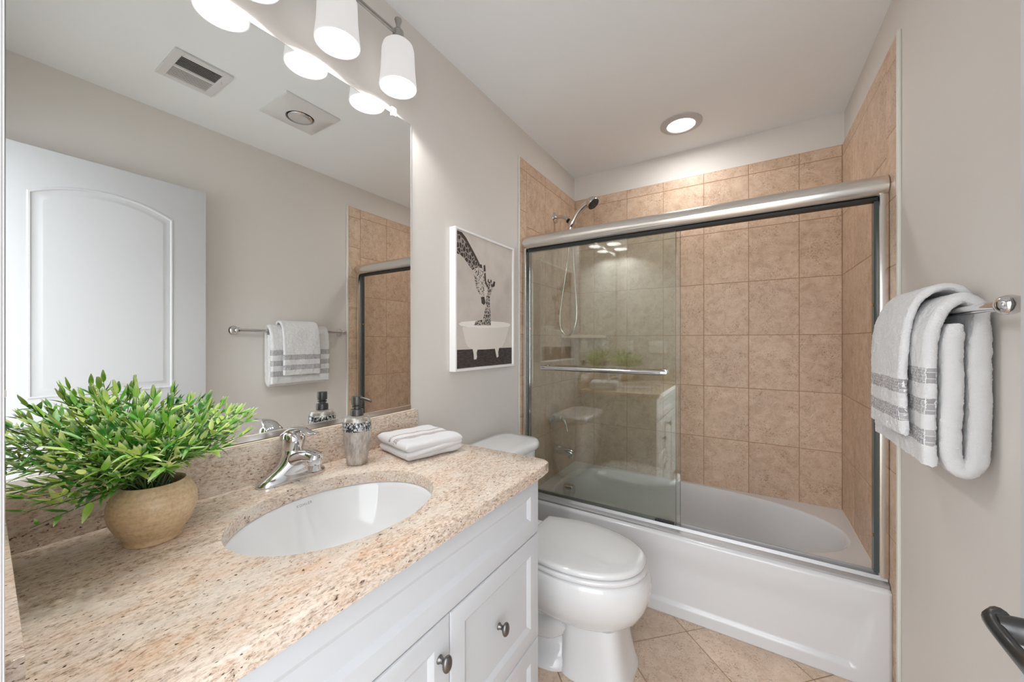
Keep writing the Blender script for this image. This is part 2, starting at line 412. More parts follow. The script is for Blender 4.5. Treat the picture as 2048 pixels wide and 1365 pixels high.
# apron with an embossed lower line and ends
b = BM(); nx, nz = 150, 60; vs = []
def sst(a, c, x): t = min(1, max(0, (x-a)/(c-a))); return t*t*(3-2*t)
def ledge(x, z):
    zline = .050 + .030*(x-.70)/.70 if x > .1 else .03
    zline = .055
    d = min(z-zline, (1.40 + .05*z/.2) - x, x-.085)   # inside the recessed field
    top = sst(.31, .20, z)
    return .0105*sst(-.006, .008, d)*top
for j in range(nz+1):
    z = .345*j/nz; row = []
    for i in range(nx+1):
        x = TX0+(TX1-TX0)*i/nx; row.append(b.verts.new((x, TY0-.0105+ledge(x, z) + .004*sst(.33, .345, z)*0, z)))
    vs.append(row)
for j in range(nz):
    for i in range(nx): b.faces.new((vs[j][i], vs[j][i+1], vs[j+1][i+1], vs[j+1][i]))
bt = [b.verts.new((v.co.x, TY0+.012, v.co.z)) for v in vs[-1]]; 
crv = []
for k in range(1, 7):
    a = math.pi/2*k/6; crv.append([b.verts.new((v.co.x, TY0-.0105+.0225*(1-math.cos(a)), .345+.0135*math.sin(a))) for v in vs[-1]])
prevr = vs[-1]
for r in crv:
    for i in range(nx): b.faces.new((prevr[i], prevr[i+1], r[i+1], r[i]))
    prevr = r
for v in bt: b.verts.remove(v)
apr = finish('apron', b, TUBM, tub, smooth=40)
md = apr.modifiers.new('s', 'SOLIDIFY'); md.thickness = .004; md.offset = -1
# overflow cover and drain
b = BM(); lathe(b, [(.038, .0965), (.038, .120), (.036, .124), (.037, .146), (.034, .154), (.012, .155), (.011, .158), (.001, .158)], (0, 2.215, .276), 'x', 36)
finish('overflow_cover', b, CHROME, tub)
b = BM(); lathe(b, [(.036, .0545), (.035, .058), (.020, .060), (.018, .064), (.001, .065)], (.235, 2.215, 0), 'z', 28); finish('drain', b, CHROME, tub)
struct('trim_7', box(BM(), (1.5075, 1.7905, .0), (1.5138, 1.7985, .352), .002, 1), CAULK)
struct('trim_8', box(BM(), (1.5115, 1.90, .335), (1.5145, 2.588, .341), .001, 1), CAULK)

# ================================================================ shower door
sd = thing('shower_door', 'sliding glass shower doors in satin metal frame on the tub rim', 'shower door', (.76, 1.85, .358))
b = BM(); prof = []
for i in range(25):
    a = math.pi*(-.5) - math.pi*2*i/24*1.0
for i in range(28):
    a = 2*math.pi*i/28; prof.append((1.847+.0375*math.cos(a), 1.785+.0385*math.sin(a)))
loft(b, [[Vector((x, p[0], p[1])) for p in prof] for x in (.0125, .016, 1.5065, 1.5115)]); finish('top_rail', b, SATIN, sd)
b = box(BM(), (.040, 1.833, 1.736), (1.486, 1.872, 1.7465)); finish('rail_channel', b, BLACK, sd)
for x0, x1, g0, g1 in ((.0118, .034, .034, .040), (1.488, 1.5125, 1.4775, 1.488)):
    j = finish('side_jamb', box(BM(), (x0, 1.820, .386), (x1, 1.884, 1.752), .0025, 2), SATIN, sd)
    finish('gasket', box(BM(), (g0, 1.844, .39), (g1, 1.872, 1.736)), GEDGE, j)
    b = BM(); xm = (x0+x1)/2
    for z in (.52, 1.36 if x0 > 1 else 1.30): lathe(b, [(.006, g0-.0004 if x0 > 1 else g1+.0004), (.006, g0-.002 if x0 > 1 else g1+.002)], (0, 1.858, z), 'x', 12)
    finish('bumper', b, mat('brass_bumper', srgb(176, 120, 70), .4, .3), j)
b = BM(); prism(b, [(1.808, .3585), (1.808, .366), (1.813, .370), (1.828, .374), (1.834, .386), (1.838, .386), (1.838, .372), (1.872, .372), (1.874, .386), (1.878, .386), (1.893, .366), (1.893, .3585)], 'yz', .0125, 1.5115)
finish('bottom_track', b, ALU, sd)
def pane(x0, x1, y, nm='glass_panel'):
    p = finish(nm, box(BM(), (x0, y, .376), (x1, y+.0055, 1.742)), GLASS, sd, smooth=0)
    finish('polished_edge', box(BM(), (x1+.0001, y, .376), (x1+.0014, y+.0055, 1.742)), GEDGE, p, smooth=0)
    return p
def sheet(x0, x1, y):
    b = BM(); v = [b.verts.new(p) for p in ((x0, y, .376), (x1, y, .376), (x1, y, 1.742), (x0, y, 1.742))]; b.faces.new(v)
    p = finish('glass_panel', b, GLASS, sd, smooth=0)
    md = p.modifiers.new('thickness', 'SOLIDIFY'); md.thickness = .0055; md.offset = 0
    e = finish('polished_edge', box(BM(), (x1, y-.0028, .376), (x1+.0015, y+.0028, 1.742)), GEDGE, p, smooth=0)
    return p
pa = sheet(.044, .8125, 1.846); pb = sheet(.040, .829, 1.8625)
def glass_bar(parent, y, ys):
    b = BM(); z = 1.084
    tube(b, smooth_path([(.158, ys, z), (.158, y+.012, z), (.162, y+.003, z), (.175, y, z), (.46, y, z), (.745, y, z), (.758, y+.003, z), (.762, y+.012, z), (.762, ys, z)], 5), .0125, 16)
    for x in (.158, .762): lathe(b, [(.016, ys-.001), (.016, ys-.006), (.014, ys-.009)], (x, 0, z), 'y', 18)
    finish('towel_bar', b, CHROME, parent)
glass_bar(pa, 1.797, 1.8425)
finish('bottom_guide', box(BM(), (.722, 1.8385, .374), (.806, 1.843, .394), .001, 1), BLACK, pa)

# ================================================================ shower fittings on the left tiled wall
hs = thing('hand_shower', 'chrome hand shower with looped hose above the tub', 'shower', (.0105, 2.245, 2.045))
b = lathe(BM(), [(.036, .0105), (.035, .015), (.024, .021), (.0125, .024), (.011, .03)], (0, 2.245, 2.045), 'x', 32); finish('flange', b, CHROME, hs)
b = BM(); tube(b, smooth_path([(.02, 2.245, 2.045), (.05, 2.245, 2.045), (.078, 2.243, 2.035), (.100, 2.241, 2.016), (.112, 2.240, 2.003)], 5), .0115, 14); finish('shower_arm', b, CHROME, hs)
b = BM(); tube(b, [(.106, 2.240, 2.010), (.120, 2.2395, 1.998)], .0155, 16, mi=1); tube(b, [(.119, 2.2395, 1.997), (.126, 2.239, 1.990), (.145, 2.232, 1.980)], [.0125, .017, .016], 16); tube(b, [(.146, 2.254, 1.976), (.146, 2.196, 1.976)], [.0125, .0125], 16)
tube(b, [(.139, 2.204, 1.955), (.149, 2.202, 1.972), (.160, 2.200, 1.988)], [.021, .0235, .021], 20)
tube(b, [(.136, 2.236, 1.985), (.127, 2.226, 1.942), (.122, 2.222, 1.925)], [.013, .0105, .009], 14)
finish('bracket', b, [CHROME, BLACK], hs)
b = BM(); hp = smooth_path([(.132, 2.206, 1.925), (.150, 2.202, 1.970), (.182, 2.196, 2.018), (.220, 2.190, 2.052), (.262, 2.183, 2.074)], 6)
n_ = len(hp); tube(b, hp, [.0155+.003*i/(n_-1) for i in range(n_)], 16); finish('handle', b, SATIN, hs)
b = BM(); C_ = Vector((.292, 2.176, 2.070)); ax = Vector((.66, -.10, -.74)).normalized(); q = ax.to_track_quat('Z', 'Y').to_matrix()
rings = [[C_ + q@Vector((r*math.cos(2*math.pi*i/36), r*math.sin(2*math.pi*i/36), h)) for i in range(36)] for r, h in ((.004, -.030), (.022, -.026), (.035, -.013), (.041, .003), (.0415, .010), (.039, .015))]
loft(b, rings); head = finish('shower_head', b, CHROME, hs)
b = BM()
rings = [[C_ + q@Vector((r*math.cos(2*math.pi*i/36), r*math.sin(2*math.pi*i/36), h)) for i in range(36)] for r, h in ((.037, .0152), (.036, .018), (.010, .0195), (.002, .0195))]
loft(b, rings)
for k, R in ((18, .031), (12, .022), (6, .013)):
    for i in range(k):
        a = 2*math.pi*i/k; c = C_ + q@Vector((R*math.cos(a), R*math.sin(a), .018)); c2 = c + ax*.004
        tube(b, [c, c2], .0016, 6)
finish('spray_face', b, mat('dark_spray_face', (.05, .05, .055), .35, .3), head)
b = BM(); hose = smooth_path([(.128, 2.220, 1.930), (.122, 2.226, 1.86), (.098, 2.23, 1.68), (.066, 2.235, 1.50), (.052, 2.235, 1.38), (.060, 2.23, 1.31), (.088, 2.222, 1.270), (.112, 2.215, 1.263), (.142, 2.21, 1.275), (.170, 2.205, 1.325), (.180, 2.205, 1.41), (.172, 2.208, 1.55), (.155, 2.212, 1.75), (.145, 2.214, 1.92), (.142, 2.214, 1.955)], 14)
n_ = len(hose); tube(b, hose, [.0058+(.0006 if i % 2 else 0) for i in range(n_)], 10); finish('hose', b, SATIN, hs)

sv = thing('shower_valve', 'round chrome shower valve with lever on beige tile', 'shower valve', (.0105, 2.242, .722))
b = lathe(BM(), [(.086, .0105), (.085, .015), (.070, .020), (.045, .023), (.030, .030), (.028, .045), (.026, .058), (.024, .060)], (0, 2.242, .722), 'x', 48); finish('escutcheon', b, CHROME, sv)
b = BM(); lathe(b, [(.021, .060), (.023, .064), (.022, .078), (.014, .084), (.001, .085)], (0, 2.242, .722), 'x', 28)
tube(b, smooth_path([(.074, 2.242, .715), (.092, 2.236, .700), (.102, 2.232, .675), (.108, 2.229, .645)], 5), [.013]*5+[.010]*5+[.0075]*5+[.009], 14, flat=.7); finish('lever', b, CHROME, sv)
ts = thing('tub_spout', 'chrome tub spout under the round valve', 'tub spout', (.0105, 2.245, .515))
b = BM(); pts = [(.0105, 2.245, .515), (.03, 2.245, .515), (.07, 2.245, .512), (.105, 2.245, .508), (.130, 2.245, .503), (.142, 2.245, .500)]
tube(b, pts, [.031, .0305, .0275, .0255, .0245, .018], 24); tube(b, [(.124, 2.245, .505), (.124, 2.245, .472)], [.018, .0165], 20); finish('spout_body', b, CHROME, ts)
b = BM(); lathe(b, [(.003, .526), (.003, .538), (.0065, .540), (.006, .546), (.001, .547)], (.122, 2.245, 0), 'z', 14); finish('diverter_knob', b, CHROME, ts)
b = BM(); k = 12; pts = [(.0102, 2.5898), (.0102, 2.350), (.014, 2.338)]
for i in range(k+1):
    t = i/k; pts.append((.02+.22*t, 2.342+.242*t + .022*math.sin(math.pi*t)*-1))
pts += [(.248, 2.5898)]
prism(b, pts, 'xy', 1.250, 1.2715, bev=.004)
one('corner_shelf', b, mat('glazed_shelf', srgb(214, 196, 176), .2), 'small beige glazed corner shelf in the tiled tub corner behind the glass', 'shelf', (.0102, 2.5898, 1.25))

# ================================================================ toilet
TYc = 1.385
tl = thing('toilet', 'white elongated toilet with closed lid between vanity and tub', 'toilet', (.36, TYc, 0))
def rbox(bm, x0, x1, y0, y1, levels, n=5, N_=56, cap=(True, True)):
    cx, cy = (x0+x1)/2, (y0+y1)/2
    loft(bm, [sup_ring(cx+(l[3] if len(l) > 3 else 0), cy, l[0], (x1-x0)/2+l[1], (y1-y0)/2+l[2], n, N_) for l in levels], cap=cap)
b = BM(); rbox(b, .025, .245, 1.175, 1.595, [(.395, -.035, -.05), (.41, -.02, -.03), (.50, -.008, -.012), (.62, -.003, -.004), (.722, 0, 0)], 6); finish('tank', b, PORC, tl, smooth=60)
b = BM(); rbox(b, .015, .262, 1.160, 1.612, [(.7225, -.004, -.004), (.727, .001, .001), (.745, .001, .001), (.755, -.004, -.004), (.7615, -.014, -.014), (.764, -.04, -.05)], 5); finish('tank_lid', b, PORC, tl, smooth=60)
b = BM(); lathe(b, [(.014, .246), (.014, .252), (.008, .255)], (0, 1.225, .66), 'x', 18); tube(b, [(.256, 1.225, .66), (.262, 1.24, .655), (.262, 1.285, .648)], [.007, .0065, .008], 12); finish('flush_lever', b, CHROME, tl)
def egg(x0, x1, hw, hb, z, N_=72, xm=None, nf=2.15):
    """plan outline: straight back edge at x0 of half width hb, widest hw at xm, rounded front at x1"""
    xm = xm if xm is not None else x0+(x1-x0)*.42; pts = []
    nb = N_//4
    for i in range(nb):                                  # back edge, from +y to -y
        pts.append((x0, hb-2*hb*i/nb))
    side = N_//8
    def sd_(t): return hb+(hw-hb)*math.sin(t*math.pi/2)
    for i in range(side): t = i/side; pts.append((x0+(xm-x0)*t, -sd_(t)))
    nfz = N_-nb-2*side
    for i in range(nfz):
        a = -math.pi/2+math.pi*i/nfz; c, s = math.cos(a), math.sin(a)
        pts.append((xm+(x1-xm)*abs(c)**(2/nf), hw*math.copysign(abs(s)**(2/nf), s)))
    for i in range(side): t = 1-i/side; pts.append((x0+(xm-x0)*t, sd_(t)))
    return [Vector((x, TYc+y, z)) for x, y in pts]
b = BM(); loft(b, [egg(.318-d, .777+d, .184+d, .150+d, z) for z, d in ((.411, -.012), (.4125, -.004), (.418, 0), (.425, 0), (.4305, -.004), (.434, -.014), (.4365, -.05), (.4375, -.12))]); finish('seat_lid', b, PORC, tl, smooth=50)
b = BM(); loft(b, [egg(.322-d, .784+d, .188+d, .150+d, z) for z, d in ((.391, -.012), (.392, -.003), (.396, 0), (.404, 0), (.408, -.003), (.4095, -.012))]); finish('seat', b, PORC, tl, smooth=50)
for s in (-1, 1): finish('hinge_cap', box(BM(), (.285, TYc+s*.075-.022, .389), (.327, TYc+s*.075+.022, .428), .007, 3), PORC, tl)
b = BM(); lv = [(.178, .20, .652, .060, .05), (.182, .20, .695, .100, .06), (.190, .20, .712, .118, .07), (.205, .20, .735, .140, .09), (.235, .19, .765, .165, .115), (.275, .185, .786, .184, .14), (.315, .18, .797, .193, .155), (.345, .18, .797, .194, .158), (.370, .18, .791, .191, .160), (.383, .18, .786, .188, .160), (.3895, .19, .778, .180, .150)]
loft(b, [egg(x0, x1, hw, hb, z, xm=.50) for z, x0, x1, hw, hb in lv]); finish('bowl', b, PORC, tl, smooth=60)
b = BM()   # the upright front column
lv = [(0, .480, .742, .128), (.012, .481, .741, .127), (.03, .485, .732, .118), (.10, .487, .716, .112), (.16, .487, .706, .108), (.20, .487, .700, .106)]
loft(b, [sup_ring((x0+x1)/2, TYc, z, (x1-x0)/2, hw, 4.5, 64) for z, x0, x1, hw in lv])
lv = [(0, .10, .53, .145), (.018, .102, .53, .143), (.035, .11, .53, .118), (.05, .12, .53, .095), (.11, .13, .54, .078), (.20, .14, .54, .092), (.27, .16, .56, .118), (.33, .18, .60, .14)]
loft(b, [sup_ring((x0+x1)/2, TYc, z, (x1-x0)/2, hw, 4, 64) for z, x0, x1, hw in lv])
# trapway hump
for s in (-1, 1):
    tube(b, smooth_path([(.20, TYc+s*.05, .30), (.27, TYc+s*.058, .22), (.34, TYc+s*.062, .13), (.42, TYc+s*.062, .115), (.50, TYc+s*.055, .17)], 5), [.06, .06, .058, .056, .054, .052, .05]+[.05]*14, 20)
box(b, (.10, TYc-.07, .05), (.26, TYc+.07, .392), .03, 4); box(b, (.06, TYc-.10, .34), (.30, TYc+.10, .392), .02, 3)
finish('pedestal', b, PORC, tl, smooth=60)

# ================================================================ vanity
VX, VY0, VY1, CT, CB = .560, .036, .995, .862, .831
vc = thing('vanity_cabinet', 'white panelled vanity cabinet with dark knobs beneath the granite top', 'cabinet', (.28, .52, 0))
b = BM(); box(b, (.004, VY0, .10), (VX-.020, VY0+.016, CB-.001)); box(b, (.004, VY1-.020, .10), (VX-.020, VY1-.004, CB-.001)); box(b, (.004, VY0+.016, .10), (.010, VY1-.020, CB-.001))
box(b, (.010, VY0+.016, .10), (VX-.036, VY1-.020, .116)); box(b, (VX-.036, VY0+.016, .10), (VX-.020, VY1-.020, CB-.001)); finish('body', b, CAB, vc)
finish('toe_kick', box(BM(), (.004, VY0, 0.0005), (VX-.08, VY1-.004, .0995)), CAB, vc)
def shaker(name, y0, y1, z0, z1, fw=.046, fl=None):
    """front with a flat frame, small ogee step and recessed field"""
    x = VX; bm = BM()
    def rg(ins, h): return [Vector((x+h, y0+ins, z0+ins)), Vector((x+h, y1-ins, z0+ins)), Vector((x+h, y1-ins, z1-ins)), Vector((x+h, y0+ins, z1-ins))]
    loft(bm, [rg(0, -.0195), rg(0, -.0035), rg(.0012, -.0008), rg(.004, 0), rg(fw, 0), rg(fw+.003, -.0012), rg(fw+.011, -.0066), rg(fw+.0125, -.0075), rg(fw+.02, -.0075)], cap=(True, True))
    return finish(name, bm, CAB, vc, smooth=20)
YD = .595
shaker('false_front', VY0+.004, .987, .660, .827)
def knob(parent, y, z):
    b = BM(); lathe(b, [(.0085, VX+.0002), (.0085, VX+.002), (.006, VX+.005), (.0052, VX+.011), (.0075, VX+.0145)], (0, y, z), 'x', 20)
    rg = []
    for i in range(15):
        a = math.pi*i/14; r = math.sin(a)
        rg.append([Vector((VX+.0215-.0078*math.cos(a), y+max(.0004, .0125*r)*math.cos(t), z+max(.0004, .0172*r)*math.sin(t))) for t in (2*math.pi*k/24 for k in range(24))])
    loft(b, rg); finish('knob', b, PEWTER, parent)
d = shaker('drawer', YD+.0015, .987, .349, .656); knob(d, .776, .512)
d = shaker('drawer', YD+.0015, .987, .105, .345); knob(d, .776, .225)
d = shaker('door', .3165, YD-.0015, .105, .656); knob(d, .562, .583)
d = shaker('door', VY0+.004, .3135, .105, .656); knob(d, .075, .583)

# granite top
SC = (.312, .512); SA, SB = .178, .222; N3 = 128
ct = thing('countertop', 'speckled beige granite countertop with oval sink cut-out', 'countertop', (.30, .53, CB))
def crect(ins, z): return rect_ring(SC[0], SC[1], .0215, .584-ins, .0335, 1.036-ins, z, N3, .040-ins, (1, 0, 0, 0))
def cell(g, z): return [Vector((SC[0]+sup_r(t, SA+g, SB+g, 2)*math.cos(t), SC[1]+sup_r(t, SA+g, SB+g, 2)*math.sin(t), z)) for t in (2*math.pi*i/N3 for i in range(N3))]
b = BM()
A_ = crect(0.0025, CT); B_ = cell(.0015, CT)
mid = [[a.lerp(c, k) for a, c in zip(A_, B_)] for k in (.33, .66)]
vr = loft(b, [crect(0.001, CB), crect(0, CB+.001), crect(0, CT-.0025), crect(.0008, CT-.0008), A_]+mid+[B_, cell(.0004, CT-.0005), cell(0, CT-.002), cell(0, CB), [p for p in crect(0.001, CB)]], cap=(False, False))
bmesh.ops.remove_doubles(b, verts=b.verts, dist=1e-5)
finish('slab', b, GRAN, ct, smooth=40)
b = BM(); box(b, (.0005, .0335, CB), (.0210, 1.018, .9655), .0015, 2); finish('backsplash', b, GRAN, ct)
b = BM(); prism(b, [(.0212, .0335), (.575, .0335), (.575, .0475), (.0212, .0750)], 'xy', CT+.0003, .9655, bev=.0012); finish('side_splash', b, GRAN, ct)
struct('trim_9', box(BM(), (.0008, .078, .9658), (.0150, 1.010, .9690), .001, 1), CAULK)
# under-mounted basin
sk = thing('sink', 'white oval undermount sink set in the granite top', 'sink', (SC[0], SC[1], CB-.155))
def srg(g, z, dx=0): return [Vector((SC[0]+dx+sup_r(t, SA+g, SB+g, 2.05)*math.cos(t), SC[1]+sup_r(t, SA+g, SB+g, 2.05)*math.sin(t), z)) for t in (2*math.pi*i/96 for i in range(96))]
b = BM(); loft(b, [srg(.018, CB-.012), srg(.018, CB-.0012), srg(.002, CB-.0012), srg(-.001, CB-.004), srg(-.004, CB-.015), srg(-.012, CB-.045), srg(-.030, CB-.085), srg(-.058, CB-.118), srg(-.095, CB-.136), srg(-.130, CB-.143), srg(-.155, CB-.147), srg(-.156, CB-.155), srg(-.09, CB-.150), srg(-.045, CB-.125), srg(-.018, CB-.09), srg(.000, CB-.05)], cap=(False, False))
finish('basin', b, PORC, sk, smooth=60)
b = BM(); lathe(b, [(.026, CB-.1468), (.025, CB-.1435), (.018, CB-.1450), (.016, CB-.1425), (.001, CB-.141)], (SC[0], SC[1], 0), 'z', 28); finish('drain', b, CHROME, sk)
# faint maker's lettering fired on the back of the basin
LET = mat('grey_lettering', srgb(150, 152, 155), .4)
fc = bpy.data.curves.new('lettering', 'FONT'); fc.body = 'KOHLER'; fc.size = .0088; fc.extrude = .00015; fc.space_character = 1.25; fc.align_x = 'CENTER'
tmp = bpy.data.objects.new('lettering_source', fc); COL.objects.link(tmp); bpy.context.view_layer.update()
me = bpy.data.meshes.new_from_object(tmp.evaluated_get(bpy.context.evaluated_depsgraph_get())); bpy.data.objects.remove(tmp)
me.name = 'lettering'; me.materials.clear(); me.materials.append(LET)
# reads upright for someone facing the back wall: text x runs along +y, its up leans back along the bowl
M_ = Matrix.Translation((.1425, .518, .8135)) @ Matrix(((0, -.20, .98, 0), (1, 0, 0, 0), (0, .98, .20, 0), (0, 0, 0, 1)))
me.transform(Matrix.Translation(-Vector(ORG['sink'])) @ M_)
lt = bpy.data.objects.new('lettering', me); COL.objects.link(lt); lt.parent = sk

# ================================================================ faucet
FY, FX, Z0 = .530, .062, CT
fa = thing('faucet', 'chrome single-lever faucet behind the oval sink', 'faucet', (FX, FY, Z0))
b = BM(); lv = [(.0002, .030, .088, 2.6), (.004, .0305, .089, 2.6), (.010, .030, .086, 2.5), (.016, .0285, .078, 2.3), (.024, .0275, .065, 2.2), (.034, .027, .051, 2.1), (.046, .0255, .037, 2), (.058, .025, .0305, 2), (.070, .0245, .0265, 2), (.080, .0235, .0245, 2), (.086, .020, .021, 2), (.089, .012, .012, 2)]
loft(b, [sup_ring(FX+(.0 if z < .03 else .004), FY, Z0+z, a, c, n, 48) for z, a, c, n in lv])
finish('base', b, CHROME, fa, smooth=70)
b = BM(); pts = smooth_path([(FX-.004, FY, Z0+.046), (FX+.02, FY, Z0+.056), (FX+.05, FY, Z0+.067), (FX+.082, FY, Z0+.0745), (FX+.104, FY, Z0+.0755), (FX+.117, FY, Z0+.0735)], 5)
n_ = len(pts); tube(b, pts, [.0235-.006*i/(n_-1) for i in range(n_-1)]+[.011], 24, flat=[.85]*n_)
lathe(b, [(.0150, Z0+.084), (.0175, Z0+.081), (.0178, Z0+.058), (.0160, Z0+.0565)], (FX+.103, FY, 0), 'z', 32)
finish('spout', b, CHROME, fa, smooth=60)
b = lathe(BM(), [(.0148, Z0+.0568), (.0148, Z0+.043), (.0135, Z0+.0415), (.011, Z0+.043), (.001, Z0+.0432)], (FX+.103, FY, 0), 'z', 32); finish('aerator', b, CHROME, fa)
b = BM(); pts = [(FX+.002, FY, Z0+.080), (FX+.004, FY, Z0+.092), (FX+.007, FY, Z0+.106), (FX+.012, FY, Z0+.120), (FX+.016, FY, Z0+.128)]
tube(b, pts, [.0245, .0262, .0268, .0255, .016], 32); finish('cartridge_cap', b, CHROME, fa, smooth=60)
b = BM(); pts = smooth_path([(FX-.026, FY, Z0+.098), (FX-.012, FY, Z0+.118), (FX+.012, FY, Z0+.133), (FX+.040, FY+.002, Z0+.1385), (FX+.066, FY+.003, Z0+.135), (FX+.088, FY+.005, Z0+.131), (FX+.106, FY+.006, Z0+.134)], 5)
n_ = len(pts); W_ = [.012, .019, .0225, .0245, .025, .025, .022, .0215, .021, .020, .019, .018, .017, .0155, .014, .0125, .0115, .0105, .0098, .0092, .009, .009, .0092, .0095, .0098, .010, .010, .0098, .009, .008, .005]
tube(b, pts, W_[:n_], 20, flat=[.38]*n_); finish('lever', b, CHROME, fa, smooth=60)
b = lathe(BM(), [(.0034, 0), (.0034, .0016), (.002, .0022), (.0003, .0023)], (0, 0, 0), 'x', 14)
b.transform(Matrix.Translation((FX+.0305, FY+.006, Z0+.107)) @ Matrix.Rotation(math.radians(14), 4, 'Z')); finish('hot_mark', b, mat('red_mark', srgb(150, 20, 30), .3), fa)
b = tube(BM(), [(FX-.035, FY+.012, Z0+.0002), (FX-.035, FY+.012, Z0+.045)], .0022, 10); lathe(b, [(.002, Z0+.043), (.0055, Z0+.045), (.0055, Z0+.050), (.002, Z0+.052)], (FX-.035, FY+.012, 0), 'z', 16)
finish('lift_rod', b, CHROME, fa)

# ================================================================ wall mirror
mi = thing('wall_mirror', 'large frameless wall mirror above the granite backsplash', 'mirror', (.001, .536, .969))
b = box(BM(), (.0008, .078, .9700), (.0058, .9945, 2.052)); finish('backing', b, GEDGE, mi, smooth=0)
b = BM(); b.faces.new([b.verts.new(p) for p in ((.0061, .079, .985), (.0061, .9935, .985), (.0061, .9935, 2.051), (.0061, .079, 2.051))]); finish('mirror_glass', b, MIRR, mi, smooth=0)
b = BM(); box(b, (.0062, .0785, .9705), (.0092, .994, .9868), .0006, 1); finish('bottom_channel', b, SATIN, mi)
for y in (.912, .16):
    b = BM(); box(b, (.0008, y-.011, 2.0525), (.0125, y+.011, 2.073), .003, 2); box(b, (.0064, y-.010, 2.042), (.0125, y+.010, 2.056), .003, 2); lathe(b, [(.0035, .0125), (.003, .0140), (.0005, .0142)], (0, y, 2.064), 'x', 12)
    finish('mirror_clip', b, WPLAST, mi)
finish('edge_strip', box(BM(), (.0008, .9946, .970), (.0066, .9972, 2.052)), WPLAST, mi)

# ================================================================ vanity light
vl = thing('vanity_light', 'brushed nickel bar light with four frosted bell shades above the mirror', 'wall light', (.001, .532, 2.25))
b = lathe(BM(), [(.062, .0005), (.062, .010), (.056, .018), (.030, .023), (.012, .026), (.010, .034)], (0, .532, 2.262), 'x', 40); finish('canopy', b, NICK, vl)
b = tube(BM(), [(.03, .532, 2.262), (LAMP_X-.003, .532, 2.266)], .0085, 16); finish('bar_arm', b, NICK, vl)
b = tube(BM(), [(LAMP_X, LAMP_Y[0]-.012, 2.268), (LAMP_X, LAMP_Y[3]+.004, 2.268)], .0065, 16); finish('crossbar', b, NICK, vl)
def shade_mesh():
    prof = [(.0612, .000), (.0617, .004), (.0605, .015), (.0580, .035), (.0558, .060), (.0545, .085), (.0538, .108), (.0528, .126), (.0490, .140), (.0400, .149), (.0270, .1540), (.0160, .155)]
    inn = [(r-.0028, h) for r, h in prof[::-1]]; inn[0] = (.0135, .1515); inn[-1] = (.0585, .0005)
    b = BM(); lathe(b, [(r, RIM_Z+h) for r, h in prof+inn], (LAMP_X, 0, 0), 'z', 48, cap=(False, False)); return b
for i, y in enumerate(LAMP_Y):
    b = lathe(BM(), [(.017, 2.2415), (.0185, 2.246), (.0185, 2.276), (.016, 2.281), (.0105, 2.284), (.0075, 2.294), (.0082, 2.303), (.0125, 2.316), (.012, 2.319), (.001, 2.320)], (LAMP_X, y, 0), 'z', 28)
    hld = finish('shade_holder', b, NICK, vl)
    b = shade_mesh(); bmesh.ops.translate(b, vec=(0, y, 0), verts=b.verts); sh = finish('lamp_shade', b, OPAL, vl, smooth=60)
    b = lathe(BM(), [(.001, -.030), (.014, -.027), (.024, -.016), (.029, 0), (.027, .016), (.018, .036), (.0135, .048), (.0135, .070), (.001, .071)], (LAMP_X, y, RIM_Z+.072), 'z', 28)
    bl = finish('bulb', b, BULB, sh, smooth=60); bl.visible_shadow = True

